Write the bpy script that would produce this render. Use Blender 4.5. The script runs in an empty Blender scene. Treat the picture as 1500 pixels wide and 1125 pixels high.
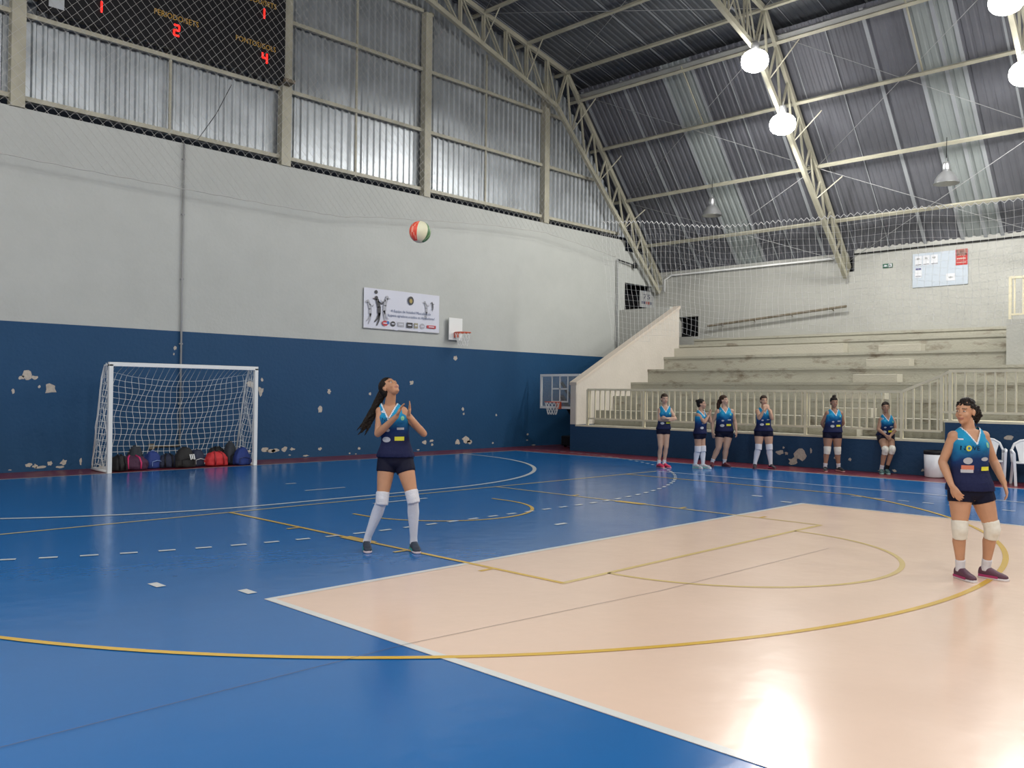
import bpy, bmesh, math, random
import numpy as np
from mathutils import Vector, Matrix, noise
from mathutils.bvhtree import BVHTree
random.seed(7)
SC = bpy.context.scene
COL = SC.collection
PI = math.pi

# ---------------------------------------------------------------- camera
CAM_H = 1.6144
YAW, PITCH, ROLL = 0.79754, 0.010563, 0.011663
fw = Vector((math.sin(YAW)*math.cos(PITCH), math.cos(YAW)*math.cos(PITCH), math.sin(PITCH)))
rt = Vector((math.cos(YAW), -math.sin(YAW), 0)); up = rt.cross(fw)
rt, up = rt*math.cos(ROLL)+up*math.sin(ROLL), -rt*math.sin(ROLL)+up*math.cos(ROLL)
cam_d = bpy.data.cameras.new('camera'); cam = bpy.data.objects.new('camera', cam_d); COL.objects.link(cam)
cam_d.sensor_width = 36; cam_d.lens = 36*1275.62/1500; cam_d.clip_end = 200
M = Matrix((rt, up, -fw)).transposed().to_4x4(); M.translation = (0, 0, CAM_H)
cam.matrix_world = M
SC.camera = cam

# ---------------------------------------------------------------- world, exposure, lamps of the hall
SC.view_settings.view_transform = 'Standard'
SC.view_settings.look = 'None'
SC.view_settings.gamma = 1.0
SC.view_settings.use_curve_mapping = False
SC.view_settings.exposure = 0.0
w = bpy.data.worlds.new('night'); SC.world = w; w.use_nodes = True
w.node_tree.nodes['Background'].inputs[0].default_value = (0.35, 0.42, 0.55, 1)
w.node_tree.nodes['Background'].inputs[1].default_value = 0.02
SC.cycles.max_bounces = 6; SC.cycles.diffuse_bounces = 4; SC.cycles.glossy_bounces = 3
SC.cycles.transparent_max_bounces = 8; SC.cycles.caustics_reflective = False; SC.cycles.caustics_refractive = False
SC.cycles.sample_clamp_indirect = 6.0
LAMP_W = 900.0
LAMP_COL = (1.0, 0.97, 0.93)
TRUSS_Y = [18.0, 11.2, 5.45, -0.3, -6.1, -11.9, -17.7]
# high-bay lamps hang under the lower chords of the trusses, two near each haunch
LAMPS = [(20.02, 11.05, 10.13), (21.53, 11.05, 8.86), (20.02, 5.3, 9.9), (21.53, 5.3, 8.8)]
for ty in (-0.45, -6.25, -12.05):
    LAMPS += [(20.02, ty, 10.0), (21.53, ty, 8.8)]
for ty in (11.05, 5.3, -0.45, -6.25, -12.05):
    LAMPS += [(-3.9, ty, 10.0), (-5.4, ty, 8.8)]
for ty in (-0.45, -6.25, -12.05):
    LAMPS += [(4.5, ty, 11.6), (11.5, ty, 11.6)]
for i, (x, y, z) in enumerate(LAMPS):
    ld = bpy.data.lights.new('lamp_light', 'SPOT' if x > 15 else 'POINT'); ld.energy = LAMP_W*(0.60 if x > 15 else 0.57); ld.color = LAMP_COL; ld.shadow_soft_size = 0.24
    if x > 15: ld.spot_size = math.radians(178); ld.spot_blend = 0.04
    lo = bpy.data.objects.new('lamp_light', ld); COL.objects.link(lo); lo.location = (x, y, z-0.46)

# ---------------------------------------------------------------- materials
MATS = {}
def mat(name, col, rough=0.6, metal=0.0, noise_amt=0.0, noise_scale=4.0, bump=0.0, bump_scale=40.0, emit=0.0, spec=0.5, col2=None, coat=0.0, alpha=1.0, detail=4.0, trans=0.0):
    if name in MATS: return MATS[name]
    m = bpy.data.materials.new(name); m.use_nodes = True
    nt = m.node_tree; b = nt.nodes['Principled BSDF']; N = nt.nodes; L = nt.links
    b.inputs['Base Color'].default_value = (*col, 1); b.inputs['Roughness'].default_value = rough
    b.inputs['Metallic'].default_value = metal; b.inputs['Specular IOR Level'].default_value = spec
    b.inputs['Coat Weight'].default_value = coat; b.inputs['Alpha'].default_value = alpha
    b.inputs['Transmission Weight'].default_value = trans
    if emit: b.inputs['Emission Color'].default_value = (*col, 1); b.inputs['Emission Strength'].default_value = emit
    tc = N.new('ShaderNodeTexCoord')
    if noise_amt or col2:
        n = N.new('ShaderNodeTexNoise'); n.inputs['Scale'].default_value = noise_scale; n.inputs['Detail'].default_value = detail
        L.new(tc.outputs['Object'], n.inputs['Vector'])
        mx = N.new('ShaderNodeMix'); mx.data_type = 'RGBA'
        c2 = col2 or tuple(c*(1-noise_amt) for c in col)
        mx.inputs[6].default_value = (*col, 1); mx.inputs[7].default_value = (*c2, 1)
        r = N.new('ShaderNodeMapRange'); r.inputs[1].default_value = 0.35; r.inputs[2].default_value = 0.7
        L.new(n.outputs['Fac'], r.inputs[0]); L.new(r.outputs[0], mx.inputs[0]); L.new(mx.outputs[2], b.inputs['Base Color'])
    if bump:
        n2 = N.new('ShaderNodeTexNoise'); n2.inputs['Scale'].default_value = bump_scale; n2.inputs['Detail'].default_value = 3
        L.new(tc.outputs['Object'], n2.inputs['Vector'])
        bp = N.new('ShaderNodeBump'); bp.inputs['Strength'].default_value = bump; bp.inputs['Distance'].default_value = 0.02
        L.new(n2.outputs['Fac'], bp.inputs['Height']); L.new(bp.outputs[0], b.inputs['Normal'])
    MATS[name] = m
    return m

def floor_mat(name, col, rough=0.2, var=0.12, spec=0.5):
    """glossy painted concrete: slightly uneven, scuffed"""
    if name in MATS: return MATS[name]
    m = mat(name, col, rough=rough, spec=spec); nt = m.node_tree; N = nt.nodes; L = nt.links; b = N['Principled BSDF']
    g = N.new('ShaderNodeNewGeometry')
    n = N.new('ShaderNodeTexNoise'); n.inputs['Scale'].default_value = 0.7; n.inputs['Detail'].default_value = 6
    L.new(g.outputs['Position'], n.inputs['Vector'])
    mx = N.new('ShaderNodeMix'); mx.data_type = 'RGBA'
    mx.inputs[6].default_value = (*col, 1); mx.inputs[7].default_value = (*[c*(1-var) for c in col], 1)
    L.new(n.outputs['Fac'], mx.inputs[0]); L.new(mx.outputs[2], b.inputs['Base Color'])
    n3 = N.new('ShaderNodeTexNoise'); n3.inputs['Scale'].default_value = 1.6; n3.inputs['Detail'].default_value = 5
    L.new(g.outputs['Position'], n3.inputs['Vector'])
    r = N.new('ShaderNodeMapRange'); r.inputs[3].default_value = rough*0.8; r.inputs[4].default_value = rough*1.25
    L.new(n3.outputs['Fac'], r.inputs[0]); L.new(r.outputs[0], b.inputs['Roughness'])
    n2 = N.new('ShaderNodeTexNoise'); n2.inputs['Scale'].default_value = 5.0; n2.inputs['Detail'].default_value = 2
    L.new(g.outputs['Position'], n2.inputs['Vector'])
    bp = N.new('ShaderNodeBump'); bp.inputs['Strength'].default_value = 0.10; bp.inputs['Distance'].default_value = 0.02
    L.new(n2.outputs['Fac'], bp.inputs['Height']); L.new(bp.outputs[0], b.inputs['Normal'])
    return m

def wall_mat(name, zsplit, low, high, stain=0.10):
    """paint: blue dado up to zsplit, off-white above"""
    if name in MATS: return MATS[name]
    m = mat(name, high, rough=0.6, bump=0.35, bump_scale=14, spec=0.3); nt = m.node_tree; N = nt.nodes; L = nt.links; b = N['Principled BSDF']
    g = N.new('ShaderNodeNewGeometry'); s = N.new('ShaderNodeSeparateXYZ'); L.new(g.outputs['Position'], s.inputs[0])
    gt = N.new('ShaderNodeMath'); gt.operation = 'GREATER_THAN'; gt.inputs[1].default_value = zsplit; L.new(s.outputs[2], gt.inputs[0])
    mx = N.new('ShaderNodeMix'); mx.data_type = 'RGBA'; mx.inputs[6].default_value = (*low, 1); mx.inputs[7].default_value = (*high, 1)
    L.new(gt.outputs[0], mx.inputs[0])
    n = N.new('ShaderNodeTexNoise'); n.inputs['Scale'].default_value = 0.9; n.inputs['Detail'].default_value = 8; n.inputs['Roughness'].default_value = 0.65
    L.new(g.outputs['Position'], n.inputs['Vector'])
    r = N.new('ShaderNodeMapRange'); r.inputs[1].default_value = 0.3; r.inputs[2].default_value = 0.75; r.inputs[3].default_value = 1.0; r.inputs[4].default_value = 1-stain
    L.new(n.outputs['Fac'], r.inputs[0])
    mu = N.new('ShaderNodeMix'); mu.data_type = 'RGBA'; mu.blend_type = 'MULTIPLY'; mu.inputs[0].default_value = 1
    L.new(mx.outputs[2], mu.inputs[6]); L.new(r.outputs[0], mu.inputs[7]); L.new(mu.outputs[2], b.inputs['Base Color'])
    return m

def dirty_mat(name, col, dirt, thr=0.62, scale=2.2):
    if name in MATS: return MATS[name]
    m = mat(name, col, rough=0.75, bump=0.5, bump_scale=20, spec=0.3); nt = m.node_tree; N = nt.nodes; L = nt.links; b = N['Principled BSDF']
    g = N.new('ShaderNodeNewGeometry')
    n = N.new('ShaderNodeTexNoise'); n.inputs['Scale'].default_value = scale; n.inputs['Detail'].default_value = 10; n.inputs['Roughness'].default_value = 0.7
    mp = N.new('ShaderNodeMapping'); mp.inputs['Scale'].default_value = (1, 0.55, 1.6); L.new(g.outputs['Position'], mp.inputs[0]); L.new(mp.outputs[0], n.inputs['Vector'])
    r = N.new('ShaderNodeMapRange'); r.inputs[1].default_value = thr-0.07; r.inputs[2].default_value = thr+0.08
    L.new(n.outputs['Fac'], r.inputs[0])
    n2 = N.new('ShaderNodeTexNoise'); n2.inputs['Scale'].default_value = 0.5; n2.inputs['Detail'].default_value = 4; L.new(g.outputs['Position'], n2.inputs['Vector'])
    m0 = N.new('ShaderNodeMix'); m0.data_type = 'RGBA'; m0.inputs[6].default_value = (*col, 1); m0.inputs[7].default_value = (*[c*0.8 for c in col], 1)
    L.new(n2.outputs['Fac'], m0.inputs[0])
    mx = N.new('ShaderNodeMix'); mx.data_type = 'RGBA'; mx.inputs[7].default_value = (*dirt, 1)
    L.new(m0.outputs[2], mx.inputs[6]); L.new(r.outputs[0], mx.inputs[0]); L.new(mx.outputs[2], b.inputs['Base Color'])
    return m

BLUE = (0.014, 0.138, 0.41); PEACH = (0.85, 0.635, 0.50)
m_blue = floor_mat('court_blue_paint', BLUE, 0.17)
m_peach = floor_mat('court_peach_paint', PEACH, 0.205, 0.06, 1.0)
m_red = floor_mat('court_red_paint', (0.17, 0.022, 0.035), 0.3)
m_wline = floor_mat('court_white_line', (0.72, 0.74, 0.72), 0.2, 0.08)
m_yline = floor_mat('court_yellow_line', (0.72, 0.46, 0.06), 0.2, 0.1)
m_yline2 = floor_mat('court_yellow_line_worn', (0.74, 0.56, 0.22), 0.2, 0.1)
m_crack = mat('dark_joint', (0.10, 0.08, 0.08), 0.6)
WHITEW = (0.47, 0.49, 0.465); BLUEW = (0.010, 0.060, 0.145)
m_wall = wall_mat('goal_wall_paint', 2.87, BLUEW, WHITEW)
m_bw = wall_mat('back_wall_paint', -1, BLUEW, (0.43, 0.435, 0.40), 0.18)
m_front = wall_mat('front_wall_paint', 5, (0.014, 0.052, 0.12), WHITEW)
m_para = wall_mat('parapet_paint', 0.75, (0.014, 0.052, 0.12), (0.56, 0.52, 0.46), 0.15)
m_terr = dirty_mat('worn_cream_concrete', (0.42, 0.41, 0.34), (0.18, 0.15, 0.11), 0.615)
m_terr2 = dirty_mat('patched_cream_concrete', (0.50, 0.48, 0.40), (0.25, 0.22, 0.17), 0.75)
m_cream = mat('cream_enamel', (0.74, 0.69, 0.50), 0.45, noise_amt=0.15, noise_scale=3)
m_steel = mat('cream_steel_paint', (0.42, 0.405, 0.315), 0.5, noise_amt=0.25, noise_scale=2)
m_zinc = mat('galvanised_sheet', (0.47, 0.51, 0.54), 0.38, 0.7, noise_amt=0.3, noise_scale=1.2)
m_zinc_d = mat('dark_roof_sheet', (0.10, 0.11, 0.125), 0.6, 0.2, noise_amt=0.3, noise_scale=1.0)
m_zinc_r = mat('grey_roof_sheet', (0.125, 0.13, 0.15), 0.6, 0.15, noise_amt=0.25, noise_scale=1.0)
m_skyl = mat('translucent_grey_sheet', (0.25, 0.28, 0.28), 0.6, 0.0, noise_amt=0.15, noise_scale=1.0)
m_black = mat('black_plastic', (0.010, 0.010, 0.012), 0.5, spec=0.2)
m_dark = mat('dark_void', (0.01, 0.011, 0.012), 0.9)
m_white = mat('white_paint', (0.75, 0.77, 0.76), 0.4)
m_plast = mat('white_plastic', (0.78, 0.80, 0.82), 0.35)
m_net = mat('white_cord', (0.75, 0.76, 0.74), 0.8)
m_netg = mat('grey_cord', (0.45, 0.45, 0.43), 0.8)
m_chip = mat('bare_plaster', (0.52, 0.47, 0.40), 0.9, noise_amt=0.25, noise_scale=20)
m_pipe = mat('grey_conduit', (0.30, 0.31, 0.31), 0.5)
m_orange = mat('orange_paint', (0.62, 0.10, 0.04), 0.45)
m_rust = mat('weathered_steel', (0.20, 0.17, 0.12), 0.7, noise_amt=0.4, noise_scale=6)
m_lit = mat('shade_and_glare', (1.0, 0.97, 0.93), 0.5, emit=22)
m_bulb = mat('glowing_bulb', (1.0, 0.98, 0.95), 0.5, emit=60)
m_alu = mat('brushed_aluminium', (0.42, 0.43, 0.44), 0.35, 0.8)
m_red_led = mat('red_led', (1.0, 0.012, 0.008), 0.5, emit=3)
m_ytext = mat('amber_lettering', (0.55, 0.33, 0.05), 0.6)
m_glass = mat('clear_acrylic', (0.8, 0.85, 0.85), 0.05, alpha=0.12)

# ---------------------------------------------------------------- helpers
def finish(name, bm, mats, parent=None, smooth=False, loc=None):
    me = bpy.data.meshes.new(name); bmesh.ops.recalc_face_normals(bm, faces=bm.faces) if len(bm.faces) < 60000 else None
    bm.to_mesh(me); bm.free()
    for m in (mats if isinstance(mats, (list, tuple)) else [mats]): me.materials.append(m)
    if smooth: me.polygons.foreach_set('use_smooth', [True]*len(me.polygons))
    o = bpy.data.objects.new(name, me); COL.objects.link(o)
    if parent: o.parent = parent
    if loc: o.location = loc
    return o
def tag(o, label=None, cat=None, group=None, kind=None):
    if label: o['label'] = label
    if cat: o['category'] = cat
    if group: o['group'] = group
    if kind: o['kind'] = kind
    return o
def empty(name, loc=(0, 0, 0), rz=0.0):
    o = bpy.data.objects.new(name, None); COL.objects.link(o); o.location = loc; o.rotation_euler = (0, 0, rz); o.empty_display_size = 0.1
    return o
def box(bm, x0, x1, y0, y1, z0, z1, mi=0):
    v = [bm.verts.new(p) for p in ((x0,y0,z0),(x1,y0,z0),(x1,y1,z0),(x0,y1,z0),(x0,y0,z1),(x1,y0,z1),(x1,y1,z1),(x0,y1,z1))]
    for f in ((0,3,2,1),(4,5,6,7),(0,1,5,4),(1,2,6,5),(2,3,7,6),(3,0,4,7)):
        bm.faces.new([v[i] for i in f]).material_index = mi
def boxo(name, b, m, parent=None, bevel=0.0):
    bm = bmesh.new(); box(bm, *b)
    if bevel: bmesh.ops.bevel(bm, geom=list(bm.edges), offset=bevel, segments=1, affect='EDGES')
    return finish(name, bm, m, parent)
def bar(bm, a, b, w, h=None, upv=(0, 0, 1), mi=0):
    """rectangular bar between two points"""
    a = Vector(a); b = Vector(b); d = (b-a).normalized(); h = h or w; u = Vector(upv)
    if abs(d.dot(u)) > 0.98: u = Vector((1, 0, 0))
    s = d.cross(u).normalized(); t = s.cross(d)
    v = []
    for p in (a, b):
        for i, j in ((-1,-1),(1,-1),(1,1),(-1,1)): v.append(bm.verts.new(p+s*(i*w/2)+t*(j*h/2)))
    for f in ((0,1,2,3),(7,6,5,4),(0,4,5,1),(1,5,6,2),(2,6,7,3),(3,7,4,0)): bm.faces.new([v[i] for i in f]).material_index = mi
def tube(bm, pts, r, n=8, closed=False, mi=0, cap=True):
    pts = [Vector(p) for p in pts]; rs = r if isinstance(r, (list, tuple)) else [r]*len(pts)
    rings = []; ref = None; k = len(pts)
    for i, p in enumerate(pts):
        if closed: d = (pts[(i+1) % k]-pts[i-1]).normalized()
        else: d = (pts[min(i+1, k-1)]-pts[max(i-1, 0)]).normalized()
        if ref is None: ref = Vector((0, 0, 1)) if abs(d.z) < 0.9 else Vector((1, 0, 0))
        s = d.cross(ref).normalized(); t = s.cross(d).normalized(); ref = t
        rings.append([bm.verts.new(p+(s*math.cos(2*PI*j/n)+t*math.sin(2*PI*j/n))*rs[i]) for j in range(n)])
    m = k if closed else k-1
    for i in range(m):
        A, B = rings[i], rings[(i+1) % k]
        for j in range(n): bm.faces.new((A[j], A[(j+1) % n], B[(j+1) % n], B[j])).material_index = mi
    if cap and not closed:
        bm.faces.new(rings[0][::-1]).material_index = mi; bm.faces.new(rings[-1]).material_index = mi
def tubeo(name, pts, r, m, parent=None, n=8, closed=False):
    bm = bmesh.new(); tube(bm, pts, r, n, closed); return finish(name, bm, m, parent, smooth=n > 4)
def lathe(bm, prof, n=20, c=(0, 0, 0), mi=0):
    rings = [[bm.verts.new((c[0]+r*math.cos(2*PI*j/n), c[1]+r*math.sin(2*PI*j/n), c[2]+z)) for j in range(n)] for r, z in prof]
    for A, B in zip(rings, rings[1:]):
        for j in range(n): bm.faces.new((A[j], A[(j+1) % n], B[(j+1) % n], B[j])).material_index = mi
    return rings
def poly_prism(bm, pts, ax, a, b, mi=0):
    """extrude polygon given in the plane normal to axis ax, from a to b"""
    def P(p, t): return {'x': (t, p[0], p[1]), 'y': (p[0], t, p[1]), 'z': (p[0], p[1], t)}[ax]
    A = [bm.verts.new(P(p, a)) for p in pts]; B = [bm.verts.new(P(p, b)) for p in pts]; n = len(pts)
    bm.faces.new(A).material_index = mi; bm.faces.new(B[::-1]).material_index = mi
    for i in range(n): bm.faces.new((A[i], B[i], B[(i+1) % n], A[(i+1) % n])).material_index = mi
def flat(bm, pts, z, t=0.0015, mi=0): poly_prism(bm, pts, 'z', z-t, z, mi)
def text_verts(s, size, align='CENTER'):
    c = bpy.data.curves.new('t', 'FONT'); c.body = s; c.size = size; c.align_x = align; c.align_y = 'CENTER'; c.resolution_u = 2
    o = bpy.data.objects.new('t', c); COL.objects.link(o)
    me = bpy.data.meshes.new_from_object(o.evaluated_get(bpy.context.evaluated_depsgraph_get()))
    bpy.data.objects.remove(o); bpy.data.curves.remove(c)
    V = [tuple(v.co) for v in me.vertices]; F = [tuple(p.vertices) for p in me.polygons]; bpy.data.meshes.remove(me)
    return V, F
def text_plane(name, s, size, origin, ex, ey, m, parent=None, width=None, align='CENTER'):
    """flat lettering lying in the plane spanned by ex (reading direction) and ey (up)"""
    V, F = text_verts(s, size, align); o = Vector(origin); ex = Vector(ex); ey = Vector(ey); k = 1.0
    if width: k = width/max(1e-6, max(v[0] for v in V)-min(v[0] for v in V))
    me = bpy.data.meshes.new(name); me.from_pydata([tuple(o+ex*(v[0]*k)+ey*v[1]) for v in V], [], F); me.materials.append(m)
    ob = bpy.data.objects.new(name, me); COL.objects.link(ob); ob.parent = parent
    return ob

# ---------------------------------------------------------------- setting: floor
X0, X1, Y0, Y1 = -10.4, 19.0, -24.0, 18.3
bm = bmesh.new(); box(bm, X0, 26.6, Y0, 18.6, -0.3, 0.0)
fl = tag(finish('floor', bm, m_red), kind='structure')
CX = 8.05
def fpart(name, bm, m): return finish(name, bm, m, fl)
bm = bmesh.new(); flat(bm, [(-1.5, -23), (17.58, -23), (17.58, 16.97), (-1.5, 16.97)], 0.002); fpart('blue_court', bm, m_blue)
bm = bmesh.new(); flat(bm, [(3.5, -11.94), (12.5, -11.94), (12.5, 6.06), (3.5, 6.06)], 0.004); fpart('peach_court', bm, m_peach)
def strip(name, pts, w, m, z=0.006):
    bm = bmesh.new(); pts = [Vector((p[0], p[1], 0)) for p in pts]; L = []; R = []
    for i, p in enumerate(pts):
        d = (pts[min(i+1, len(pts)-1)]-pts[max(i-1, 0)]).normalized(); s = Vector((-d.y, d.x, 0))*w/2
        L.append(bm.verts.new((p+s).to_tuple()[:2]+(z,))); R.append(bm.verts.new((p-s).to_tuple()[:2]+(z,)))
    for i in range(len(pts)-1): bm.faces.new((R[i], R[i+1], L[i+1], L[i]))
    return fpart(name, bm, m)
def arc(cx, cy, r, a0, a1, n=48): return [(cx+r*math.cos(math.radians(a0+(a1-a0)*i/n)), cy+r*math.sin(math.radians(a0+(a1-a0)*i/n))) for i in range(n+1)]
strip('boundary_line', [(-1.5, 17.0), (17.64, 17.0)], 0.06, m_wline, 0.005)
strip('boundary_line', [(17.6, 17.0), (17.6, -23)], 0.06, m_wline, 0.0052)
strip('boundary_line', [(-1.5, 17.0), (-1.5, -23)], 0.06, m_wline, 0.0052)
for a, b in (((3.53, 6.03), (3.53, -11.9)), ((12.47, 6.03), (12.47, -11.9)), ((3.5, 6.03), (12.5, 6.03)), ((3.5, -2.97), (12.5, -2.97)), ((3.5, 0.03), (12.5, 0.03))):
    strip('court_line', [a, b], 0.06 if a[0] == 12.47 else 0.065, m_wline, 0.0062 if a[0] == b[0] else 0.0058)
# handball area: solid six metre arc, dashed nine metre arc
six = arc(9.55, 17.0, 6.0, 0, -90, 40)+arc(6.5, 17.0, 6.0, -90, -180, 40)
strip('goal_area_line', six, 0.08, m_wline)
def dashes(pts, on, off, w, m, name='dash', z=0.0068):
    seg = []; cur = 0.0; acc = []
    P = [Vector((p[0], p[1])) for p in pts]; tot = [0]
    for a, b in zip(P, P[1:]): tot.append(tot[-1]+(b-a).length)
    def at(s):
        for i in range(len(P)-1):
            if s <= tot[i+1]: return P[i].lerp(P[i+1], (s-tot[i])/max(1e-9, tot[i+1]-tot[i]))
        return P[-1]
    s = 0.0
    while s+on < tot[-1]:
        strip(name, [at(s), at(s+on)], w, m, z); s += on+off
dashes(arc(9.55, 17.0, 8.87, 0, -90, 80)+arc(6.5, 17.0, 8.87, -90, -150, 60), 0.16, 0.19, 0.06, m_wline)
strip('penalty_mark', [(7.6, 10.17), (8.6, 10.17)], 0.06, m_wline)
strip('penalty_mark', [(7.75, 12.2), (8.52, 12.2)], 0.06, m_wline)
strip('penalty_mark', [(8.05, 13.28), (8.25, 13.28)], 0.06, m_wline)
strip('penalty_mark', [(8.06, 7.09), (8.26, 7.09)], 0.07, m_wline)
for a, b in (((3.53, 6.46), (3.53, 6.29)), ((3.11, 7.18), (3.11, 7.0)), ((12.45, 6.36), (12.45, 6.19)), ((12.83, 7.06), (12.83, 6.88))): strip('service_mark', [a, b], 0.08, m_wline)
dashes([(14.03, 5.95), (14.03, 0.5)], 0.17, 0.2, 0.05, m_wline, 'coach_line_dash')
strip('faint_sideline', [(15.33, 10.62), (15.33, -16)], 0.05, m_wline, 0.0056)
# basketball lines in yellow
strip('baseline', [(0.8, 10.66), (15.33, 10.66)], 0.05, m_yline2, 0.0054)
strip('lane_line', [(5.63, 10.66), (5.63, 4.86)], 0.055, m_yline, 0.0066)
strip('lane_line', [(10.55, 10.66), (10.55, 4.86)], 0.05, m_yline2, 0.0066)
strip('free_throw_line', [(5.60, 4.86), (10.57, 4.86)], 0.055, m_yline2, 0.0064)
strip('free_throw_arc', arc(CX, 4.86, 1.8, 180, 360), 0.05, m_yline2, 0.0064)
strip('charge_arc', [(CX-1.28, 9.5)]+arc(CX, 9.22, 1.28, 180, 360)+[(CX+1.28, 9.5)], 0.05, m_yline)
tp = [(CX-6.34, 10.66)]+[(CX+7.05*math.cos(a), 9.4+7.05*math.sin(a)) for a in np.linspace(math.radians(206), math.radians(331.5), 70)]+[(CX+6.2, 10.66)]
strip('three_point_line', tp, 0.055, m_yline, 0.007)
for x, s in ((5.63, 1), (10.55, -1)):
    for y in (8.95, 6.95, 5.7):
        strip('lane_mark', [(x-s*0.03, y), (x-s*0.18, y)], 0.05, m_yline, 0.0068)
    strip('lane_block', [(x-s*0.0, 8.05), (x-s*0.0, 7.55)], 0.14, m_yline, 0.0069)
strip('floor_joint', [(-1.5, 4.34), (3.52, 4.36), (6.0, 4.12), (9.0, 4.05)], 0.0045, m_crack, 0.0075)
strip('scuffed_line', [(17.85, 8.3), (17.85, 6.6)], 0.04, floor_mat('faded_line', (0.42, 0.28, 0.28), 0.3), 0.003)

# ---------------------------------------------------------------- setting: walls
def roof_z(x):
    x = abs(x-CX)
    return 11.75+0.203*(12.7-x)+0.17 if x < 12.7 else 11.75-1.147*(x-12.7)+0.17
# goal wall with a dark doorway at the top of the stairs
bm = bmesh.new()
box(bm, X0, 24.3, 18.3, 18.5, 0, 6.95); box(bm, 25.9, 26.5, 18.3, 18.5, 0, 6.3); box(bm, 24.3, 25.9, 18.3, 18.5, 0, 3.4); box(bm, 24.3, 25.9, 18.3, 18.5, 5.5, 6.6)
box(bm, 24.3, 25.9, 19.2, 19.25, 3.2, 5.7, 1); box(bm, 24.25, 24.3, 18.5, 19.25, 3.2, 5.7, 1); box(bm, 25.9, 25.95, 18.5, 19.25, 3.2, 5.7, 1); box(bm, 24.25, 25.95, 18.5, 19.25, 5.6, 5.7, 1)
wf = tag(finish('wall_front', bm, [m_wall, m_dark]), kind='structure')
def blob(bm, cx, cz, rx, rz, plane, d, n=11, seed=0, mi=0):
    rnd = random.Random(seed); pts = []
    for i in range(n):
        a = 2*PI*i/n; k = rnd.uniform(0.55, 1.15); pts.append((cx+rx*k*math.cos(a), cz+rz*k*math.sin(a)))
    if plane == 'y': poly_prism(bm, pts, 'y', d-0.003, d, mi)
    else: poly_prism(bm, pts, 'x', d-0.003, d, mi)
chips = [(5.44,1.86,.09,.13),(5.35,1.8,.06,.05),(5.58,1.81,.06,.05),(5.86,1.6,.13,.12),(5.67,1.64,.03,.04),(5.21,1.54,.03,.05),(5.5,.13,.07,.05),(5.88,.14,.07,.06),(6.13,.15,.07,.07),(5.62,.1,.06,.05),(6.07,.06,.09,.03),(6.45,.15,.03,.08),(5.71,.08,.13,.03),(8.34,2.5,.05,.05),(8.32,2.37,.02,.03),(12.27,1.61,.06,.07),(12.02,1.16,.08,.12),(13.51,1.55,.04,.05),(10.53,.23,.12,.08),(10.69,.19,.13,.06),(10.8,.2,.11,.05),(11.05,.22,.09,.08),(11.25,.22,.08,.04),(12.02,.19,.06,.05),(13.19,.16,.05,.04),(14.88,1.86,.08,.07),(16.76,1.15,.05,.07),(16.79,1.01,.04,.04),(15.36,.25,.12,.07),(15.61,.28,.09,.04),(15.63,.18,.05,.04),(16.57,.22,.13,.09),(16.91,.27,.20,.11),(17.04,.2,.11,.07),(17.97,.14,.04,.03),(19.46,.36,.05,.03),(19.44,.18,.05,.02),(18.1,.96,.04,.04),(16.45,2.58,.09,.09),(10.14,1.75,.13,.1),(10.4,1.59,.08,.13),(10.43,1.86,.04,.05),(10.13,.21,.06,.04)]
for i, (x, z, a, b_) in enumerate(chips):
    bm = bmesh.new(); blob(bm, x, z, a*0.95, b_*0.95, 'y', 18.3, seed=i); finish('paint_chip', bm, m_chip, wf)
for i in range(12):
    bm = bmesh.new(); blob(bm, 4.6+random.random()*15.5, 0.02+random.random()*0.07, random.uniform(.03, .11), random.uniform(.01, .03), 'y', 18.3, seed=100+i); finish('paint_chip', bm, m_chip, wf)
# metal cladding of the gable above the wall: one sheet per metre
def corr(L0, L1, base, fn, depth=0.04, pitch=0.2):
    """profile points (s, offset) of a trapezoidal sheet between L0 and L1"""
    out = []; s = L0
    while s < L1-1e-6:
        for ds, o in ((0, 0), (0.085, 0), (0.115, depth), (0.165, depth), (0.195, 0)):
            if s+ds <= L1+1e-6: out.append((s+ds, o))
        s += pitch
    if out[-1][0] < L1: out.append((L1, 0))
    return out
gab = tag(empty('wall_gable', (0, 18.56, 7.12)), kind='structure')
for k in range(0, 36):
    xa = -9.6+k; xb = xa+1.005
    bm = bmesh.new(); prev = None
    for s, o in corr(xa, min(xb, 26.3), None, None):
        zt = roof_z(s)-7.12-0.05
        if zt <= 0.05: continue
        off = -o - (0.004 if k % 2 else 0)
        a = bm.verts.new((s, off, 0.0)); b = bm.verts.new((s, off, zt))
        if prev: bm.faces.new((prev[0], a, b, prev[1]))
        prev = (a, b)
    if len(bm.faces): finish('corrugated_sheet', bm, m_zinc, gab)
    else: bm.free()
# back wall behind the terrace (two heights), with a dark hatch and slots where the trusses land
BWX = 26.05
bm = bmesh.new()
box(bm, BWX, BWX+.2, 17.25, 18.5, 0, 6.0); box(bm, BWX, BWX+.2, 16.45, 17.25, 0, 3.66); box(bm, BWX, BWX+.2, 16.45, 17.25, 4.36, 6.0); box(bm, BWX, BWX+.2, 11.22, 16.45, 0, 6.0)
box(bm, BWX, BWX+.2, 11.0, 11.22, 0, 5.42); box(bm, BWX, BWX+.2, Y0, 11.0, 0, 6.15)
box(bm, BWX+.6, BWX+.65, 16.4, 17.6, 3.4, 4.6, 1); box(bm, BWX+.2, BWX+.65, 17.4, 17.45, 3.4, 4.6, 1); box(bm, BWX+.2, BWX+.65, 16.4, 16.6, 3.4, 4.6, 1)
box(bm, BWX+.2, BWX+.25, 10.9, 11.5, 5.3, 6.3, 1)
wb = tag(finish('wall_right', bm, [m_bw, m_dark]), kind='structure')
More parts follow.
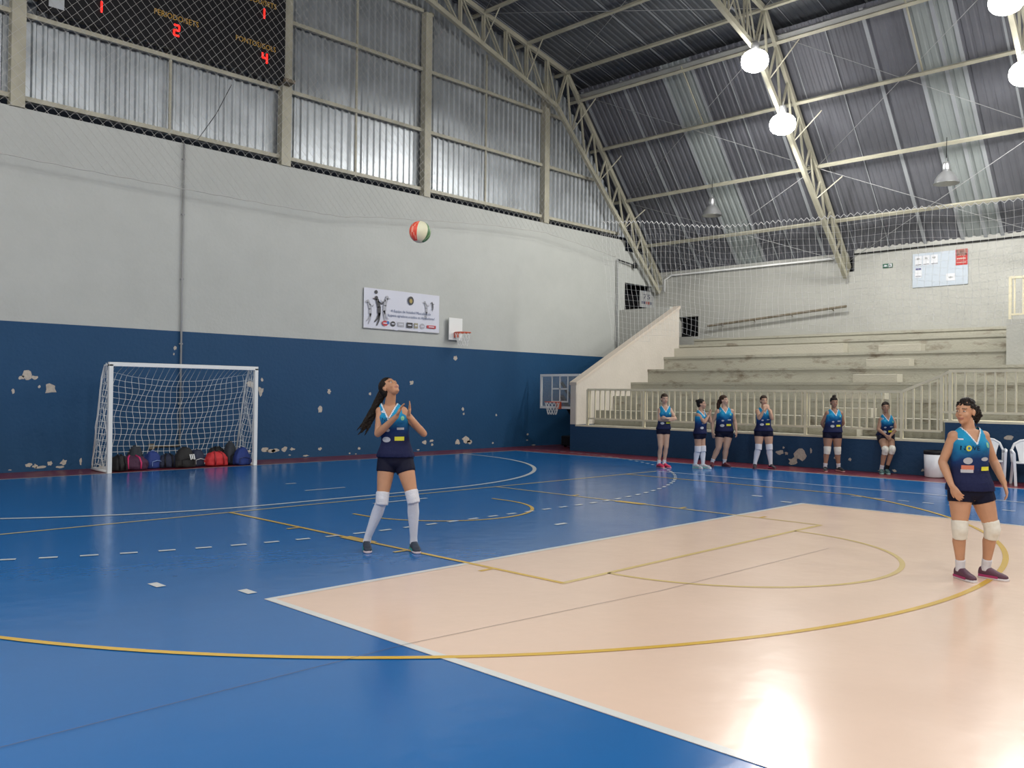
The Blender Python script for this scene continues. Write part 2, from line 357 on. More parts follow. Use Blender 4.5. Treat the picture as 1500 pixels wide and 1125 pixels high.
tag(tubeo('water_pipe', [(25.98, 17.8, 5.3), (25.98, 17.8, 5.72), (25.98, 17.5, 5.86), (25.98, 11.6, 5.86)], 0.03, m_white), 'white pipe running along the top of the back wall from the corner', 'pipe')
tag(tubeo('wall_cable', [(26.02, 11.0, 5.94), (26.02, 0, 5.96)], 0.022, m_dark, None, 6), 'dark cable along the top of the back wall above the notice board', 'cable')
bm = bmesh.new(); box(bm, X0-.2, X0, Y0, 18.5, 0, 6.3); tag(finish('wall_left', bm, m_bw), kind='structure')
bm = bmesh.new(); box(bm, X0-.2, 26.5, Y0-.2, Y0, 0, 14.6); tag(finish('wall_back', bm, m_bw), kind='structure')
# low wall of the stair landing and the sloping parapet
bm = bmesh.new(); box(bm, 24.0, 24.18, 16.24, 18.29, 0, 4.52); tag(finish('wall_landing', bm, m_bw), kind='structure')

# ---------------------------------------------------------------- setting: roof
roof = tag(empty('roof', (0, 0, 0)), kind='structure')
KX, KZ = 20.75, 11.92
def slope_sheet(name, pa, pb, y0, y1, m, nrm, bow=0):
    bm = bmesh.new(); prev = None; pa = Vector(pa); pb = Vector(pb); n = Vector(nrm).normalized()
    for s, o in corr(y0, y1, None, None, 0.02, 0.2):
        a = bm.verts.new((pa.x-n.x*o, s, pa.z-n.z*o)); b = bm.verts.new((pb.x-n.x*o, s, pb.z-n.z*o))
        if prev: bm.faces.new((prev[0], a, b, prev[1]))
        prev = (a, b)
    return finish(name, bm, m, roof)
SKY = [(14.0, 15.0), (13.95, 14.95), (8.05, 9.05)]
ys = [18.95-1.0*i for i in range(0, 23)]
for i, yb in enumerate(ys):
    ya = yb-1.0; mid = (ya+yb)/2; lit = (14 < mid < 15.0) or (7 < mid < 8) or (1 < mid < 2)
    e = 0.006 if i % 2 else 0.0
    slope_sheet('roof_sheet', (21.42, 0, 12.15-1.147*.67+e), (26.4, 0, 12.15-1.147*5.65+e), ya-0.02, min(yb, 18.6), m_skyl if lit else m_zinc_r, (-0.754, 0, -0.657))
    slope_sheet('roof_sheet', (CX, 0, 11.86+.21*12.7+e), (22.05, 0, 11.86-.21*1.3+e), ya-0.02, min(yb, 18.6), m_zinc_d, (-0.199, 0, -0.98))
m_seam = mat('pale_sheet_lap', (0.30, 0.32, 0.34), 0.5, 0.1)
rs = random.Random(3)
for i, yb in enumerate(ys[:-1]):
    for k in range(rs.choice((1, 1, 2))):
        yy = min(18.3, yb-(0 if k == 0 else rs.uniform(.3, .7))); wd = rs.choice((.02, .035, .05, .09))
        for (xa, za), (xb, zb), nm in (((21.45, 12.15-1.147*.70), (26.2, 12.15-1.147*5.45), 'sheet_lap'), ((13.0, 11.86+.21*7.75), (21.9, 11.86-.21*1.15), 'sheet_lap')):
            if nm == 'sheet_lap' and xb < 22 and k: continue
            bm = bmesh.new(); bar(bm, (xa, yy, za-.035), (xb, yy, zb-.035), wd if xb > 22 else wd*.6, .012, (0.754, 0, 0.657) if xb > 22 else (.2, 0, .98)); finish(nm, bm, m_seam, roof)
bm = bmesh.new()
def quad(pts): bm.faces.new([bm.verts.new(p) for p in pts])
quad([(CX, -3.4, KZ+2.578), (KX, -3.4, KZ), (KX, Y0, KZ), (CX, Y0, KZ+2.578)]); quad([(KX, -3.4, KZ), (26.55, -3.4, KZ-6.65), (26.55, Y0, KZ-6.65), (KX, Y0, KZ)])
quad([(CX, 18.6, KZ+2.578), (-4.65, 18.6, KZ), (-4.65, Y0, KZ), (CX, Y0, KZ+2.578)]); quad([(-4.65, 18.6, KZ), (-10.5, 18.6, KZ-6.7), (-10.5, Y0, KZ-6.7), (-4.65, Y0, KZ)])
finish('far_roof_cladding', bm, m_zinc_d, roof)
# ridge-side flashing that runs along the knee
bm = bmesh.new(); poly_prism(bm, [(21.40, 11.22), (21.52, 11.30), (22.02, 11.60), (22.05, 11.50), (21.55, 11.16)], 'y', -3, 18.5); finish('knee_flashing', bm, mat('pale_flashing', (.30,.31,.31), .5), roof)
for x, z in ((13.5, 13.22), (15.3, 12.86), (17.1, 12.49), (18.9, 12.13), (20.7, 11.72), (21.37, 11.02), (22.53, 9.69), (23.85, 8.2), (25.05, 6.82)):
    st = x > 20.8; upv = (0.754, 0, 0.657) if st else (0.2, 0, 0.98)
    bm = bmesh.new(); bar(bm, (x, -3, z), (x, 18.45, z), 0.085, 0.075, upv); finish('purlin', bm, m_steel, roof)
# cross bracing rods between the trusses
def rod(a, b, r=0.008): tubeo('brace_rod', [a, b], r, m_pipe, roof, 5)
def steep(x): return 11.75-1.147*(x-20.75)-0.02
def shallow(x): return 11.75+0.203*(20.75-x)-0.02
for ya, yb in ((18.0, 11.2), (11.2, 5.45), (5.45, -0.3)):
    for xa, xb in ((21.2, 23.85), (23.85, 26.0)):
        rod((xa, ya, steep(xa)), (xb, yb, steep(xb))); rod((xb, ya, steep(xb)), (xa, yb, steep(xa)))
    for xa, xb in ((20.7, 17.1), (17.1, 13.5)):
        rod((xa, ya, shallow(xa)), (xb, yb, shallow(xb))); rod((xb, ya, shallow(xb)), (xa, yb, shallow(xa)))
    ym = (ya+yb)/2-0.5
    tubeo('sag_rod', [(21.3, ym, steep(21.3)+.03), (22.53, ym, steep(22.53)+.03)], 0.025, m_steel, roof, 5)

# ---------------------------------------------------------------- roof trusses: every chord, web and brace is a part
def lerp(a, b, t): return tuple(a[i]+(b[i]-a[i])*t for i in range(len(a)))
outer = [(CX, 14.33), (20.75, 11.75), (26.15, 5.55)]
inner = [(CX, 13.9), (15.18, 12.16), (20.3, 10.58), (25.9, 5.25)]
def make_truss(y, label):
    t = empty('roof_truss', (0, y, 0)); tag(t, label, 'roof truss')
    for s in (1, -1):
        if s == -1 and y > 0 and False: continue
        def q(p): return (CX+s*(p[0]-CX), 0, p[1])
        for pl, nm, w in ((outer, 'outer_chord', 0.10), (inner, 'inner_chord', 0.11)):
            bm = bmesh.new()
            for a, b in zip(pl, pl[1:]): bar(bm, q(a), q(b), 0.13, w, (0, 1, 0))
            finish(nm, bm, m_steel, t)
        # web nodes
        xs_o = [15.3, 16.2, 17.1, 18.0, 18.9, 19.8, 20.75]; 
        def oz(x): return 14.33+(11.75-14.33)*(x-CX)/12.7
        def iz(x): return 12.16+(10.58-12.16)*(x-15.18)/5.12
        nodes = []
        for k, x in enumerate(xs_o): nodes.append(((x, oz(x)), (min(x, 20.3) if k < 6 else 20.3, iz(min(x, 20.3)))))
        for a, b in nodes:
            for dy in (-.045, .045):
                bm = bmesh.new(); p = q(a); r_ = q(b); bar(bm, (p[0], dy, p[2]), (r_[0], dy, r_[2]), 0.04, 0.04, (0, 1, 0)); finish('web_post', bm, m_steel, t)
        for (a, b), (c, d) in zip(nodes, nodes[1:]):
            for dy in (-.045, .045):
                bm = bmesh.new(); p = q(a); r_ = q(lerp(b, d, .88)); bar(bm, (p[0], dy, p[2]), (r_[0], dy, r_[2]), 0.035, 0.035, (0, 1, 0)); finish('web_diagonal', bm, m_steel, t)
        N = 8; so = [lerp(outer[1], outer[2], i/N) for i in range(N+1)]; si = [lerp(inner[2], inner[3], i/N) for i in range(N+1)]
        for i in range(N):
            for a, b in (((so[i]), (si[i+1])), ((si[i+1]), (so[i+1]))):
                bm = bmesh.new(); bar(bm, q(a), q(b), 0.05, 0.05, (0, 1, 0)); finish('web_diagonal', bm, m_steel, t)
        # fly braces out to the purlins
        for o_, i_ in [((17.1, 12.45), (17.1, iz(17.1))), ((18.9, 12.1), (18.9, iz(18.9)))]+[(so[j], si[j]) for j in (1, 3, 5)]:
            bm = bmesh.new(); a = q(o_); b = q(i_); bar(bm, (a[0], -.65, a[2]), (b[0], 0, b[2]), 0.028, 0.028); finish('fly_brace', bm, m_steel, t)
    return t
make_truss(18.0, 'cream lattice end truss against the gable cladding above the goal wall')
make_truss(11.2, 'cream lattice truss carrying two lit lamps, landing in the wall slot behind the terrace')
make_truss(5.45, 'cream lattice truss at the upper right corner between two lit lamps')
make_truss(-0.3, 'cream lattice truss overhead behind the viewer')
bm = bmesh.new()
# gable columns on top of the goal wall
for x, lab in ((0.6, 'cream steel gable column left outside the view'), (5.2, 'cream steel gable column left of the scoreboard'), (10.97, 'cream steel gable column right of the scoreboard'), (15.33, 'cream steel gable column above the white banner'), (20.2, 'cream steel gable column under the knee of the end truss')):
    bm2 = bmesh.new(); zt = 13.9 if x < 12 else (12.0 if x < 16 else 11.35)
    wd = 0.125 if x < 12 else 0.11
    box(bm2, x-wd, x+wd, 18.28, 18.48, 6.955, zt); c = finish('gable_column', bm2, m_steel); tag(c, lab, 'column')
    bm3 = bmesh.new(); box(bm3, x-wd-.03, x+wd+.03, 18.30, 18.50, 6.94, 6.965); finish('base_plate', bm3, m_steel, c)
bm.free()
cols = [0.6, 5.2, 10.97, 15.33, 20.2, 24.6]
for a, b in zip(cols, cols[1:]):
    for z in (7.17, 8.78, 10.45, 12.05, 13.2):
        xb = b-.12; 
        if z > roof_z(a)-0.9: continue
        while xb > a and roof_z(xb)-0.9 < z: xb -= .1
        bm = bmesh.new(); box(bm, a+.11, xb, 18.38, 18.46, z-.045, z+.045); finish('girt', bm, m_steel, gab).location = (0, -18.56, -7.12)
for x in (2.9, 8.2, 13.05, 17.65):
    z1 = roof_z(x)-1.0
    bm = bmesh.new(); box(bm, x-.025, x+.025, 18.40, 18.44, 7.1, z1); finish('sag_bar', bm, m_steel, gab).location = (0, -18.56, -7.12)

# ---------------------------------------------------------------- high-bay lamps
def lamp_proto(lit):
    r = empty('high_bay_lamp')
    bm = bmesh.new(); lathe(bm, [(0.0, 0.0), (0.06, 0.0), (0.085, -.05), (0.085, -.18), (0.07, -.22), (0.0, -.22)], 16); finish('ballast_housing', bm, m_alu, r, True)
    bm = bmesh.new()
    if lit: lathe(bm, [(0.07, -.20), (0.15, -.215), (0.22, -.26), (0.27, -.33), (0.285, -.42), (0.27, -.51), (0.215, -.58), (0.13, -.625), (0.03, -.64)], 24)  # lit shade rounded out to a globe, putting the lamp's glare into its shape
    else: lathe(bm, [(0.07, -.20), (0.11, -.23), (0.18, -.30), (0.245, -.40), (0.275, -.50), (0.29, -.51), (0.265, -.50), (0.17, -.31), (0.1, -.24)], 24)
    finish('shade', bm, m_lit if lit else m_alu, r, True)
    bm = bmesh.new(); lathe(bm, [(0.0, -.24), (0.04, -.26), (0.07, -.34), (0.065, -.42), (0.0, -.46)], 14); finish('bulb', bm, m_bulb if lit else m_glass, r, True)
    bm = bmesh.new(); tube(bm, [(0, 0, 0), (0, 0, .06), (.02, 0, .09), (0, 0, .12), (-.02, 0, .09), (0, 0, .06)], 0.008, 6); finish('hook', bm, m_alu, r)
    return r
def copy_tree(o, parent=None):
    c = o.copy(); COL.objects.link(c); c.parent = parent
    for ch in o.children: copy_tree(ch, c)
    return c
lp = lamp_proto(True); lu = lamp_proto(False)
lab4 = ['lit high-bay lamp above and left of the other on the middle truss', 'lit high-bay lamp below the other on the middle truss', 'lit high-bay lamp at the very top right corner of the picture', 'lit high-bay lamp on the right edge below the corner lamp']
for i, (x, y, z) in enumerate(LAMPS):
    o = lp if i == 0 else copy_tree(lp)
    o.location = (x, y, z+.50); o.scale = (1.2, 1.2, 1.2)
    if i < 4: tag(o, lab4[i], 'lamp', 'lit high-bay lamps')
    else: tag(o, 'lit high-bay lamp outside the picture, over the rest of the hall', 'lamp', 'lit high-bay lamps beyond the view')
for i, (x, y, z, lab) in enumerate(((23.7, 14.51, 7.78, 'unlit aluminium pendant lamp above the terrace, nearer the goal wall'), (23.7, 7.64, 7.68, 'unlit aluminium pendant lamp above the terrace by the pale roof sheet at right'))):
    o = lu if i == 0 else copy_tree(lu)
    o.location = (x, y, z); o.scale = (1.1, 1.1, 1.1); tag(o, lab, 'lamp', 'unlit pendant lamps')
    tubeo('suspension_cable', [(0, 0, 0.1), (0.02, 0, 0.58)], 0.008, m_dark, o, 5)

# ---------------------------------------------------------------- seating terrace
RISE, TREAD, FX = 0.42, 0.87, 19.0
ter = tag(empty('seating_terrace', (FX, 16.0, 0)), 'worn cream concrete seating terrace with seven stained rows behind the cream railing', 'terrace')
def tpart(name, bm, m):
    o = finish(name, bm, m, ter); o.location = (-FX, -16.0, 0); return o
RZ = [.73, 1.15, 1.57, 1.99, 2.41, 2.83, 3.25, 3.5]
for k in range(8):
    xa = FX+TREAD*k; xb = FX+TREAD*(k+1) if k < 7 else BWX-.02
    bm = bmesh.new(); box(bm, xa+(.1 if k == 0 else 0), xb, -14, 16.0, 0, RZ[k]-0.07); box(bm, xa-(0.025 if k else -.1), xb, -14, 16.0, RZ[k]-0.07, RZ[k])
    tpart('seating_row', bm, m_terr)
bm = bmesh.new(); box(bm, FX, FX+.1, 6.12, 16.0, 0, .70); box(bm, FX, FX+.87, -14, 6.12, .0, 1.12); tpart('front_wall', bm, m_front)
bm = bmesh.new(); box(bm, FX-.01, FX+.12, 6.12, 16.0, .70, .745); box(bm, FX-.01, FX+.9, -14, 6.14, 1.12, 1.165); tpart('coping', bm, m_cream)
for x, y, sx, sy, mid in ((9.55, 1, 0, 0, 0),):
    pass
for k in (0, 1, 2, 3, 4, 5):
    bm = bmesh.new(); xk = FX+TREAD*(k+1); box(bm, xk-.36, xk-.002, 8.15+.03*k, 9.3+.02*k, RZ[k], RZ[k]+.21)
    bmesh.ops.bevel(bm, geom=list(bm.edges), offset=.008, segments=1, affect='EDGES'); tpart('step_block', bm, m_terr2)
bm = bmesh.new(); box(bm, FX+TREAD*6-.3, FX+TREAD*6, 10.4, 16.0, RZ[5], RZ[5]+.30); tpart('kerb_block', bm, m_terr2)
# sloping side parapet at the stairs
par = tag(empty('side_parapet', (19.0, 16.1, 0)), 'sloping pale parapet wall between the terrace and the stair passage', 'parapet')
bm = bmesh.new(); poly_prism(bm, [(19.0, 0), (24.2, 0), (24.2, 4.46), (19.0, 1.88)], 'y', 16.0, 16.2); o = finish('wall_face', bm, m_para, par); o.location = (-19.0, -16.1, 0)
bm = bmesh.new(); poly_prism(bm, [(18.985, 1.87), (24.22, 4.45), (24.22, 4.54), (18.985, 1.95)], 'y', 15.97, 16.23); o = finish('coping', bm, mat('pinkish_coping', (.52, .46, .39), .7), par); o.location = (-19.0, -16.1, 0)
# landing block on the right with its own railing
blk = tag(empty('landing_block', (23.0, 4, 2.4)), 'plain grey concrete block standing on the upper rows at right', 'block')
bm = bmesh.new(); poly_prism(bm, [(0, .01), (.35, .01), (.35, .43), (1.22, .43), (1.22, .85), (2.09, .85), (2.09, 1.101), (3.04, 1.101), (3.04, 1.105), (0, 1.105)], 'y', -4, 2.05); finish('block_body', bm, m_bw, blk)
def railing(name, label, x, sections, posts, spacing=0.178, group=None):
    """sections: (y0, z0b, z0t, y1, z1b, z1t)"""
    r = tag(empty(name, (x, sections[0][0], sections[0][1])), label, 'railing', group); off = Vector(r.location)
    for (ya, ba, ta, yb, bb, tb) in sections:
        for za, zb, nm, w_ in ((ta, tb, 'top_rail', .055), (ba, bb, 'bottom_rail', .045)):
            bm = bmesh.new(); bar(bm, Vector((x, ya, za))-off, Vector((x, yb, zb))-off, w_, w_); finish(nm, bm, m_cream, r)
        n = int(abs(yb-ya)/spacing); 
        for i in range(n+1):
            y = ya+(yb-ya)*(i+.5)/(n+1); t = (i+.5)/(n+1)
            bm = bmesh.new(); bar(bm, Vector((x, y, ba+(bb-ba)*t))-off, Vector((x, y, ta+(tb-ta)*t))-off, .032, .032, (1, 0, 0)); finish('baluster', bm, m_cream, r)
    for y, za, zb in posts:
        bm = bmesh.new(); bar(bm, Vector((x, y, za))-off, Vector((x, y, zb))-off, .06, .06, (1, 0, 0)); finish('post', bm, m_cream, r)
    return r
RX = 19.05
railing('guard_railing', 'cream steel railing on the blue wall with a sloping section at its right end', RX,
        [(15.6, .93, 1.74, 13.67, .93, 1.74), (13.67, .93, 1.74, 9.15, .93, 1.74), (9.15, .93, 1.74, 7.0, .93, 1.74), (7.0, .93, 1.74, 6.2, .93, 2.08)],
        [(15.6, .74, 1.74), (13.67, .74, 1.74), (11.4, .74, 1.74), (9.15, .74, 1.74), (7.0, .74, 1.76)])
railing('guard_railing', 'raised cream steel railing on the higher blue wall behind the right-hand player', RX,
        [(6.2, 1.33, 2.08, 6.03, 1.33, 2.17), (6.03, 1.33, 2.17, 2.9, 1.33, 2.17), (2.9, 1.33, 2.17, 0, 1.33, 2.17)], [(6.2, .93, 2.10), (6.03, 1.165, 2.2), (2.9, 1.165, 2.17), (0, 1.165, 2.17)], 0.185)
railing('guard_railing', 'short cream railing standing on the grey landing block at the right edge', 23.05,
        [(5.98, 3.62, 4.5, 4.9, 3.62, 4.5), (4.9, 3.62, 4.5, 3.8, 3.62, 4.5)], [(5.98, 3.5, 4.52), (4.9, 3.5, 4.5), (3.8, 3.5, 4.5)], 0.2)
for i, (y, z, a, b_) in enumerate([(9.76,.30,.12,.07),(9.59,.29,.05,.04),(9.22,.29,.17,.16),(9.42,.11,.13,.09),(8.99,.38,.03,.07),(9.66,.42,.03,.03),(8.09,.24,.04,.04),(8.43,.25,.03,.03),(7.13,.06,.05,.03),(6.55,.11,.04,.03),(4.95,.86,.09,.06),(7.4,.04,.08,.02),(6.3,.03,.1,.02),(5.6,.08,.05,.03)]):
    bm = bmesh.new(); blob(bm, y, z, a, b_, 'x', FX, seed=300+i)
    o = finish('paint_chip', bm, m_chip, ter); o.location = (-FX-.0, -16.0, 0)
# rusty handrail bolted to the back wall
hr = tag(empty('wall_handrail', (25.85, 15.95, 3.98)), 'rusty sloping handrail on the back wall above the top row', 'handrail')
bm = bmesh.new(); tube(bm, [(0, 0, 0), (0, -4.8, .38)], .038, 8); finish('rail', bm, m_rust, hr)
for t in (.1, .35, .62, .9):
    bm = bmesh.new(); bar(bm, (0, -4.8*t, .38*t), (.2, -4.8*t, .38*t-.05), .025); finish('bracket', bm, m_rust, hr)
# notice board on the back wall
nb = tag(empty('notice_board', (BWX-.005, 8.55, 5.27)), 'pale blue notice board with papers and a red poster on the back wall', 'board')
def wx(name, y0, y1, z0, z1, d, m, parent=nb):
    return boxo(name, (-d-.006, -d, y0-8.63, y1-8.63, z0-5.3, z1-5.3), m, parent)
boxo('panel', (-.02, 0, 7.89-8.63, 9.37-8.63, 4.82-5.3, 5.79-5.3), mat('pale_blue_board', (.44, .50, .56), .6), nb)
paper = mat('white_paper', (.62, .64, .67), .7); inkb = mat('dark_ink', (.06, .06, .10), .7)
def strokes(name, yc, zc, w_, h_, m, seed):
    rnd = random.Random(seed); bm = bmesh.new(); y = yc+w_/2
    while y > yc-w_/2+.012:
        l_ = rnd.uniform(.010, .030); box(bm, -.030, -.027, y-l_, y, zc-h_/2*rnd.uniform(.6, 1), zc+h_/2*rnd.uniform(.6, 1)); y -= l_+.006
    finish(name, bm, m, nb)
for k in range(3):
    ya = 9.30-.215*k
    wx('paper_sheet', ya-.19, ya, 5.44, 5.72, .02, paper)
    bm = bmesh.new(); blob(bm, ya-8.63-.09, 5.64-5.3, .045, .035, 'x', -.0265, seed=k); finish('printed_emblem', bm, m_pipe, nb)
    strokes('printed_line', ya-8.63-.095, 5.47-5.3, .15, .022, inkb, k)
wx('paper_sheet', 9.11, 9.30, 5.10, 5.38, .02, paper); wx('printed_heading', 9.13, 9.28, 5.32, 5.37, .0265, mat('violet_print', (.10, .10, .22), .7))
strokes('printed_line', 9.205-8.63, 5.14-5.3, .15, .02, inkb, 5)
wx('paper_sheet', 8.22, 8.46, 4.95, 5.15, .02, paper)
bm = bmesh.new(); blob(bm, 8.34-8.63, 5.04-5.3, .07, .03, 'x', -.0265, seed=9); finish('printed_emblem', bm, m_pipe, nb)
ps = wx('red_poster', 7.90, 8.21, 5.36, 5.80, .02, mat('red_print', (.42, .035, .03), .6))
wx('poster_photo', 7.92, 8.19, 5.63, 5.79, .0265, mat('photo_print', (.32, .16, .13), .6, noise_amt=.8, noise_scale=14))
bm = bmesh.new()
for k, (yy, h) in enumerate(((7.97, .1), (8.03, .13), (8.09, .11), (8.14, .12))): box(bm, -.030, -.027, yy-8.63-.018, yy-8.63+.018, 5.62-5.3, 5.62-5.3+h)
finish('poster_figures', bm, mat('pale_print', (.55, .47, .42), .6), nb)
strokes('poster_lettering', 8.055-8.63, 5.54-5.3, .24, .05, mat('pale_print', (.55, .47, .42), .6), 6)
strokes('poster_lettering', 8.055-8.63, 5.43-5.3, .25, .03, mat('pale_print', (.55, .47, .42), .6), 7)
ex = tag(empty('exit_sign', (BWX-.005, 10.0, 5.5)), 'small green emergency exit sign with a running figure on the back wall', 'sign')
boxo('panel', (-.02, 0, -.14, .14, -.06, .06), mat('sign_green', (.02, .10, .06), .5), ex)
bm = bmesh.new(); poly_prism(bm, [(.11, 0), (.06, .035), (.06, .015), (.01, .015), (.01, -.015), (.06, -.015), (.06, -.035)], 'x', -.026, -.021); finish('arrow', bm, paper, ex)
bm = bmesh.new(); box(bm, -.026, -.021, -.12, -.03, -.045, .045); finish('white_door_symbol', bm, paper, ex)
bm = bmesh.new(); poly_prism(bm, [(-.04, -.04), (-.065, -.005), (-.10, -.035), (-.085, .0), (-.075, .03), (-.06, .03), (-.045, .01)], 'x', -.031, -.027); finish('running_figure', bm, m_black, ex)
sg = tag(empty('stair_sign', (25.55, 18.28, 5.0)), 'small white sign with dark numbers in the doorway at the top of the stairs', 'sign')
boxo('panel', (-.42, .42, -.015, 0, -.28, .3), mat('grey_panel', (.30, .31, .31), .7), sg)
text_plane('number', '75', .24, (0, -.017, .10), (1, 0, 0), (0, 0, 1), inkb, sg, width=.42)
bm = bmesh.new()
for k in range(5): box(bm, -.32+.13*k, -.23+.13*k, -.020, -.016, -.16, -.06, 1 if k in (2, 3) else 0)
finish('lettering', bm, [inkb, mat('dull_red_print', (.25, .06, .05), .7)], sg)

# ---------------------------------------------------------------- conduits on the goal wall
cd = tag(empty('conduit', (8.46, 18.26, .4)), 'grey electrical conduit running down the goal wall into the goal', 'conduit')
tubeo('pipe', [(0, 0, 0), (0, 0, 6.53)], .022, m_pipe, cd, 8)
tubeo('elbow_pipe', [(0, 0, .0), (-.55, 0, .0)], .022, m_rust, cd, 8)
boxo('outlet_box', (-.66, -.55, -.03, .04, -.06, .06), m_rust, cd, .008)
for z in (.9, 2.2, 3.6, 5.0, 6.2): boxo('clamp', (-.035, .035, -.01, .04, z-.015, z+.015), m_pipe, cd)
cd2 = tag(empty('conduit', (23.75, 18.2, 3.0)), 'thin conduit with a bent arm on the goal wall beside the low landing wall', 'conduit')
tubeo('pipe', [(0, 0, 0), (0, 0, 3.2), (.0, 0, 3.25)], .025, m_pipe, cd2, 8)
tubeo('arm', [(0, 0, 3.22), (.9, -.05, 3.12)], .025, m_dark, cd2, 8)
boxo('arm_lamp', (.86, .98, -.1, 0, 3.02, 3.2), m_dark, cd2, .01)
wire = tag(tubeo('hanging_wire', [(9.4, 18.0, 8.4), (9.1, 18.1, 7.7), (8.75, 18.2, 7.1), (8.5, 18.24, 6.93)], .008, m_dark), 'thin black wire hanging from the scoreboard to the conduit', 'wire')

# ---------------------------------------------------------------- scoreboard
sb = tag(empty('scoreboard', (8.17, 18.15, 8.86)), 'large black electronic scoreboard with red digits at the upper left', 'scoreboard')
boxo('cabinet', (-2.68, 2.62, -.06, .10, 0, 2.6), m_black, sb, .01)
boxo('label_sticker', (-2.52, -2.24, -.066, -.061, .10, .32), mat('silver_sticker', (.45, .48, .50), .5), sb)
for s, x, z, w_ in (('PERIODO/SETS', 0, .66, .97), ('PONTOS/GOLS', 1.86, .66, 1.0), ('PONTOS/GOLS', -1.80, .70, 1.0), ('PERIODO/SETS', 1.86, 1.66, 1.0), ('PERIODO/SETS', -1.8, 1.70, 1.0)):
    text_plane('lettering', s, .17, (x, -.068, z), (1, 0, 0), (0, 0, 1), m_ytext, sb, width=w_)
SEG = {'1': 'bc', '2': 'abged', '4': 'fgbc', '0': 'abcdef'}
def digit(ch, x, z, h=.22):
    wd = h*.5; e = h/2; g = {'a': ((-wd/2, e), (wd/2, e)), 'd': ((-wd/2, -e), (wd/2, -e)), 'g': ((-wd/2, 0), (wd/2, 0)), 'f': ((-wd/2, e), (-wd/2, 0)), 'b': ((wd/2, e), (wd/2, 0)), 'e': ((-wd/2, 0), (-wd/2, -e)), 'c': ((wd/2, 0), (wd/2, -e))}
    bm = bmesh.new()
    for s in SEG[ch]:
        a, b = g[s]; bar(bm, (x+a[0], -.07, z+a[1]), (x+b[0], -.07, z+b[1]), .028, .028, (0, 1, 0))
    finish('digit', bm, m_red_led, sb)
digit('2', 0, .40); digit('4', 2.08, .40); digit('1', 2.0, 1.42); digit('1', -1.60, .40)
for z in (.0,): 
    boxo('mounting_clamp', (2.58, 2.84, -.16, .12, -.02, .06), m_rust, sb); boxo('mounting_clamp', (-2.95, -2.6, -.16, .12, .18, .27), m_rust, sb)

# ---------------------------------------------------------------- nets
# knotted diamond net hanging in front of the gable, hemmed by a sagging rope
rope = [(3.2, 5.92), (4.81, 5.9), (5.99, 5.88), (8.35, 5.86), (10.3, 5.86), (12.28, 5.88), (13.2, 6.02), (15.05, 6.21), (17.3, 6.42), (19.61, 6.54), (21.74, 6.36), (23.3, 6.2)]
def rope_z(x):
    for a, b in zip(rope, rope[1:]):
        if x <= b[0]: return a[1]+(b[1]-a[1])*(x-a[0])/(b[0]-a[0])
    return rope[-1][1]
gn = tag(empty('gable_net', (3.2, 17.85, 5.9)), 'grey diamond mesh net hanging in front of the gable and scoreboard', 'net')
bm = bmesh.new(); sp = .205
def top_z(x): return min(12.4, roof_z(x)-1.35)
for sgn in (1, -1):
    c = -10.0
    while c < 34:
        # line z = 6 + sgn*(x-c)
        pts = []; x = 3.2; seg = None
        while x < 23.4:
            z = 6+sgn*(x-c)*1.05; ok = rope_z(x) <= z <= top_z(x)
            if ok: seg = (seg[0], (x, z)) if seg else ((x, z), (x, z))
            elif seg: break
            x += .04
        if seg and seg[0] != seg[1]:
            a, b = seg; bar(bm, (a[0], 17.86, a[1]), (b[0], 17.86, b[1]), .0046, .0046, (0, 1, 0))
        c += sp
net1 = finish('mesh', bm, m_netg, gn); net1.location = (-3.2, -17.85, -5.9); tag(net1, kind='stuff')
ro = tubeo('hem_rope', [(x, 17.86, z+.01*math.sin(x*9)) for x, z in [(3.2+.25*i, rope_z(3.2+.25*i)) for i in range(81)]], .010, m_netg, gn, 6); ro.location = (-3.2, -17.85, -5.9)
# square ball-stop net in front of the terrace with scalloped upper edge
tn = tag(empty('terrace_net', (19.2, 15.0, 6.0)), 'white square mesh ball-stop net hanging in front of the terrace', 'net')
NX = 19.2
topn = [(15.35, 6.43), (14.4, 6.28), (13.5, 6.15), (12.5, 5.98), (11.5, 5.84), (10.6, 5.74), (9.2, 5.70), (8.0, 5.68), (6.9, 5.60), (5.9, 5.52), (4.8, 5.55), (3.5, 5.62), (2, 5.8), (0, 6.1)]
def net_top(y):
    for a, b in zip(topn, topn[1:]):
        if y >= b[0]: return a[1]+(b[1]-a[1])*(a[0]-y)/(a[0]-b[0])
    return topn[-1][1]
bm = bmesh.new(); ms = .15; n = 100; BOT = 3.05
def edge(y0, z): return y0-(.45*((6.4-z)/3.4)**1.0) if y0 > 13 else y0
cols_ = []
for i in range(n):
    y = 15.3-ms*i; zt = net_top(y); col = []
    for k in range(int((zt-BOT)/ms)+1):
        z = zt-ms*k; sl = 0.45*max(0, (6.4-z)/3.4)*max(0, 1-i/24)
        col.append(Vector((NX+.04*math.sin(y*.9+z*.7), y-sl+.02*math.sin(z*5+y*2), z-.025*math.sin(y*1.7+1.3*k*.3)-(.04 if k else 0)*math.sin(i*.31))))
    cols_.append(col)
def seg(a, b, w_=.0036): bar(bm, a, b, w_, w_, (1, 0, 0))
for i, col in enumerate(cols_):
    for a, b in zip(col, col[1:]): seg(a, b)
    if i+1 < len(cols_):
        for k, (a, b) in enumerate(zip(col, cols_[i+1])):
            if k == 0:
                p = (a+b)/2+Vector((0, 0, .07)); seg(a, p, .013); seg(p, b, .013)
            else: seg(a, b)
net2 = finish('mesh', bm, m_net, tn); net2.location = (-19.2, -15.0, -6.0); tag(net2, kind='stuff')

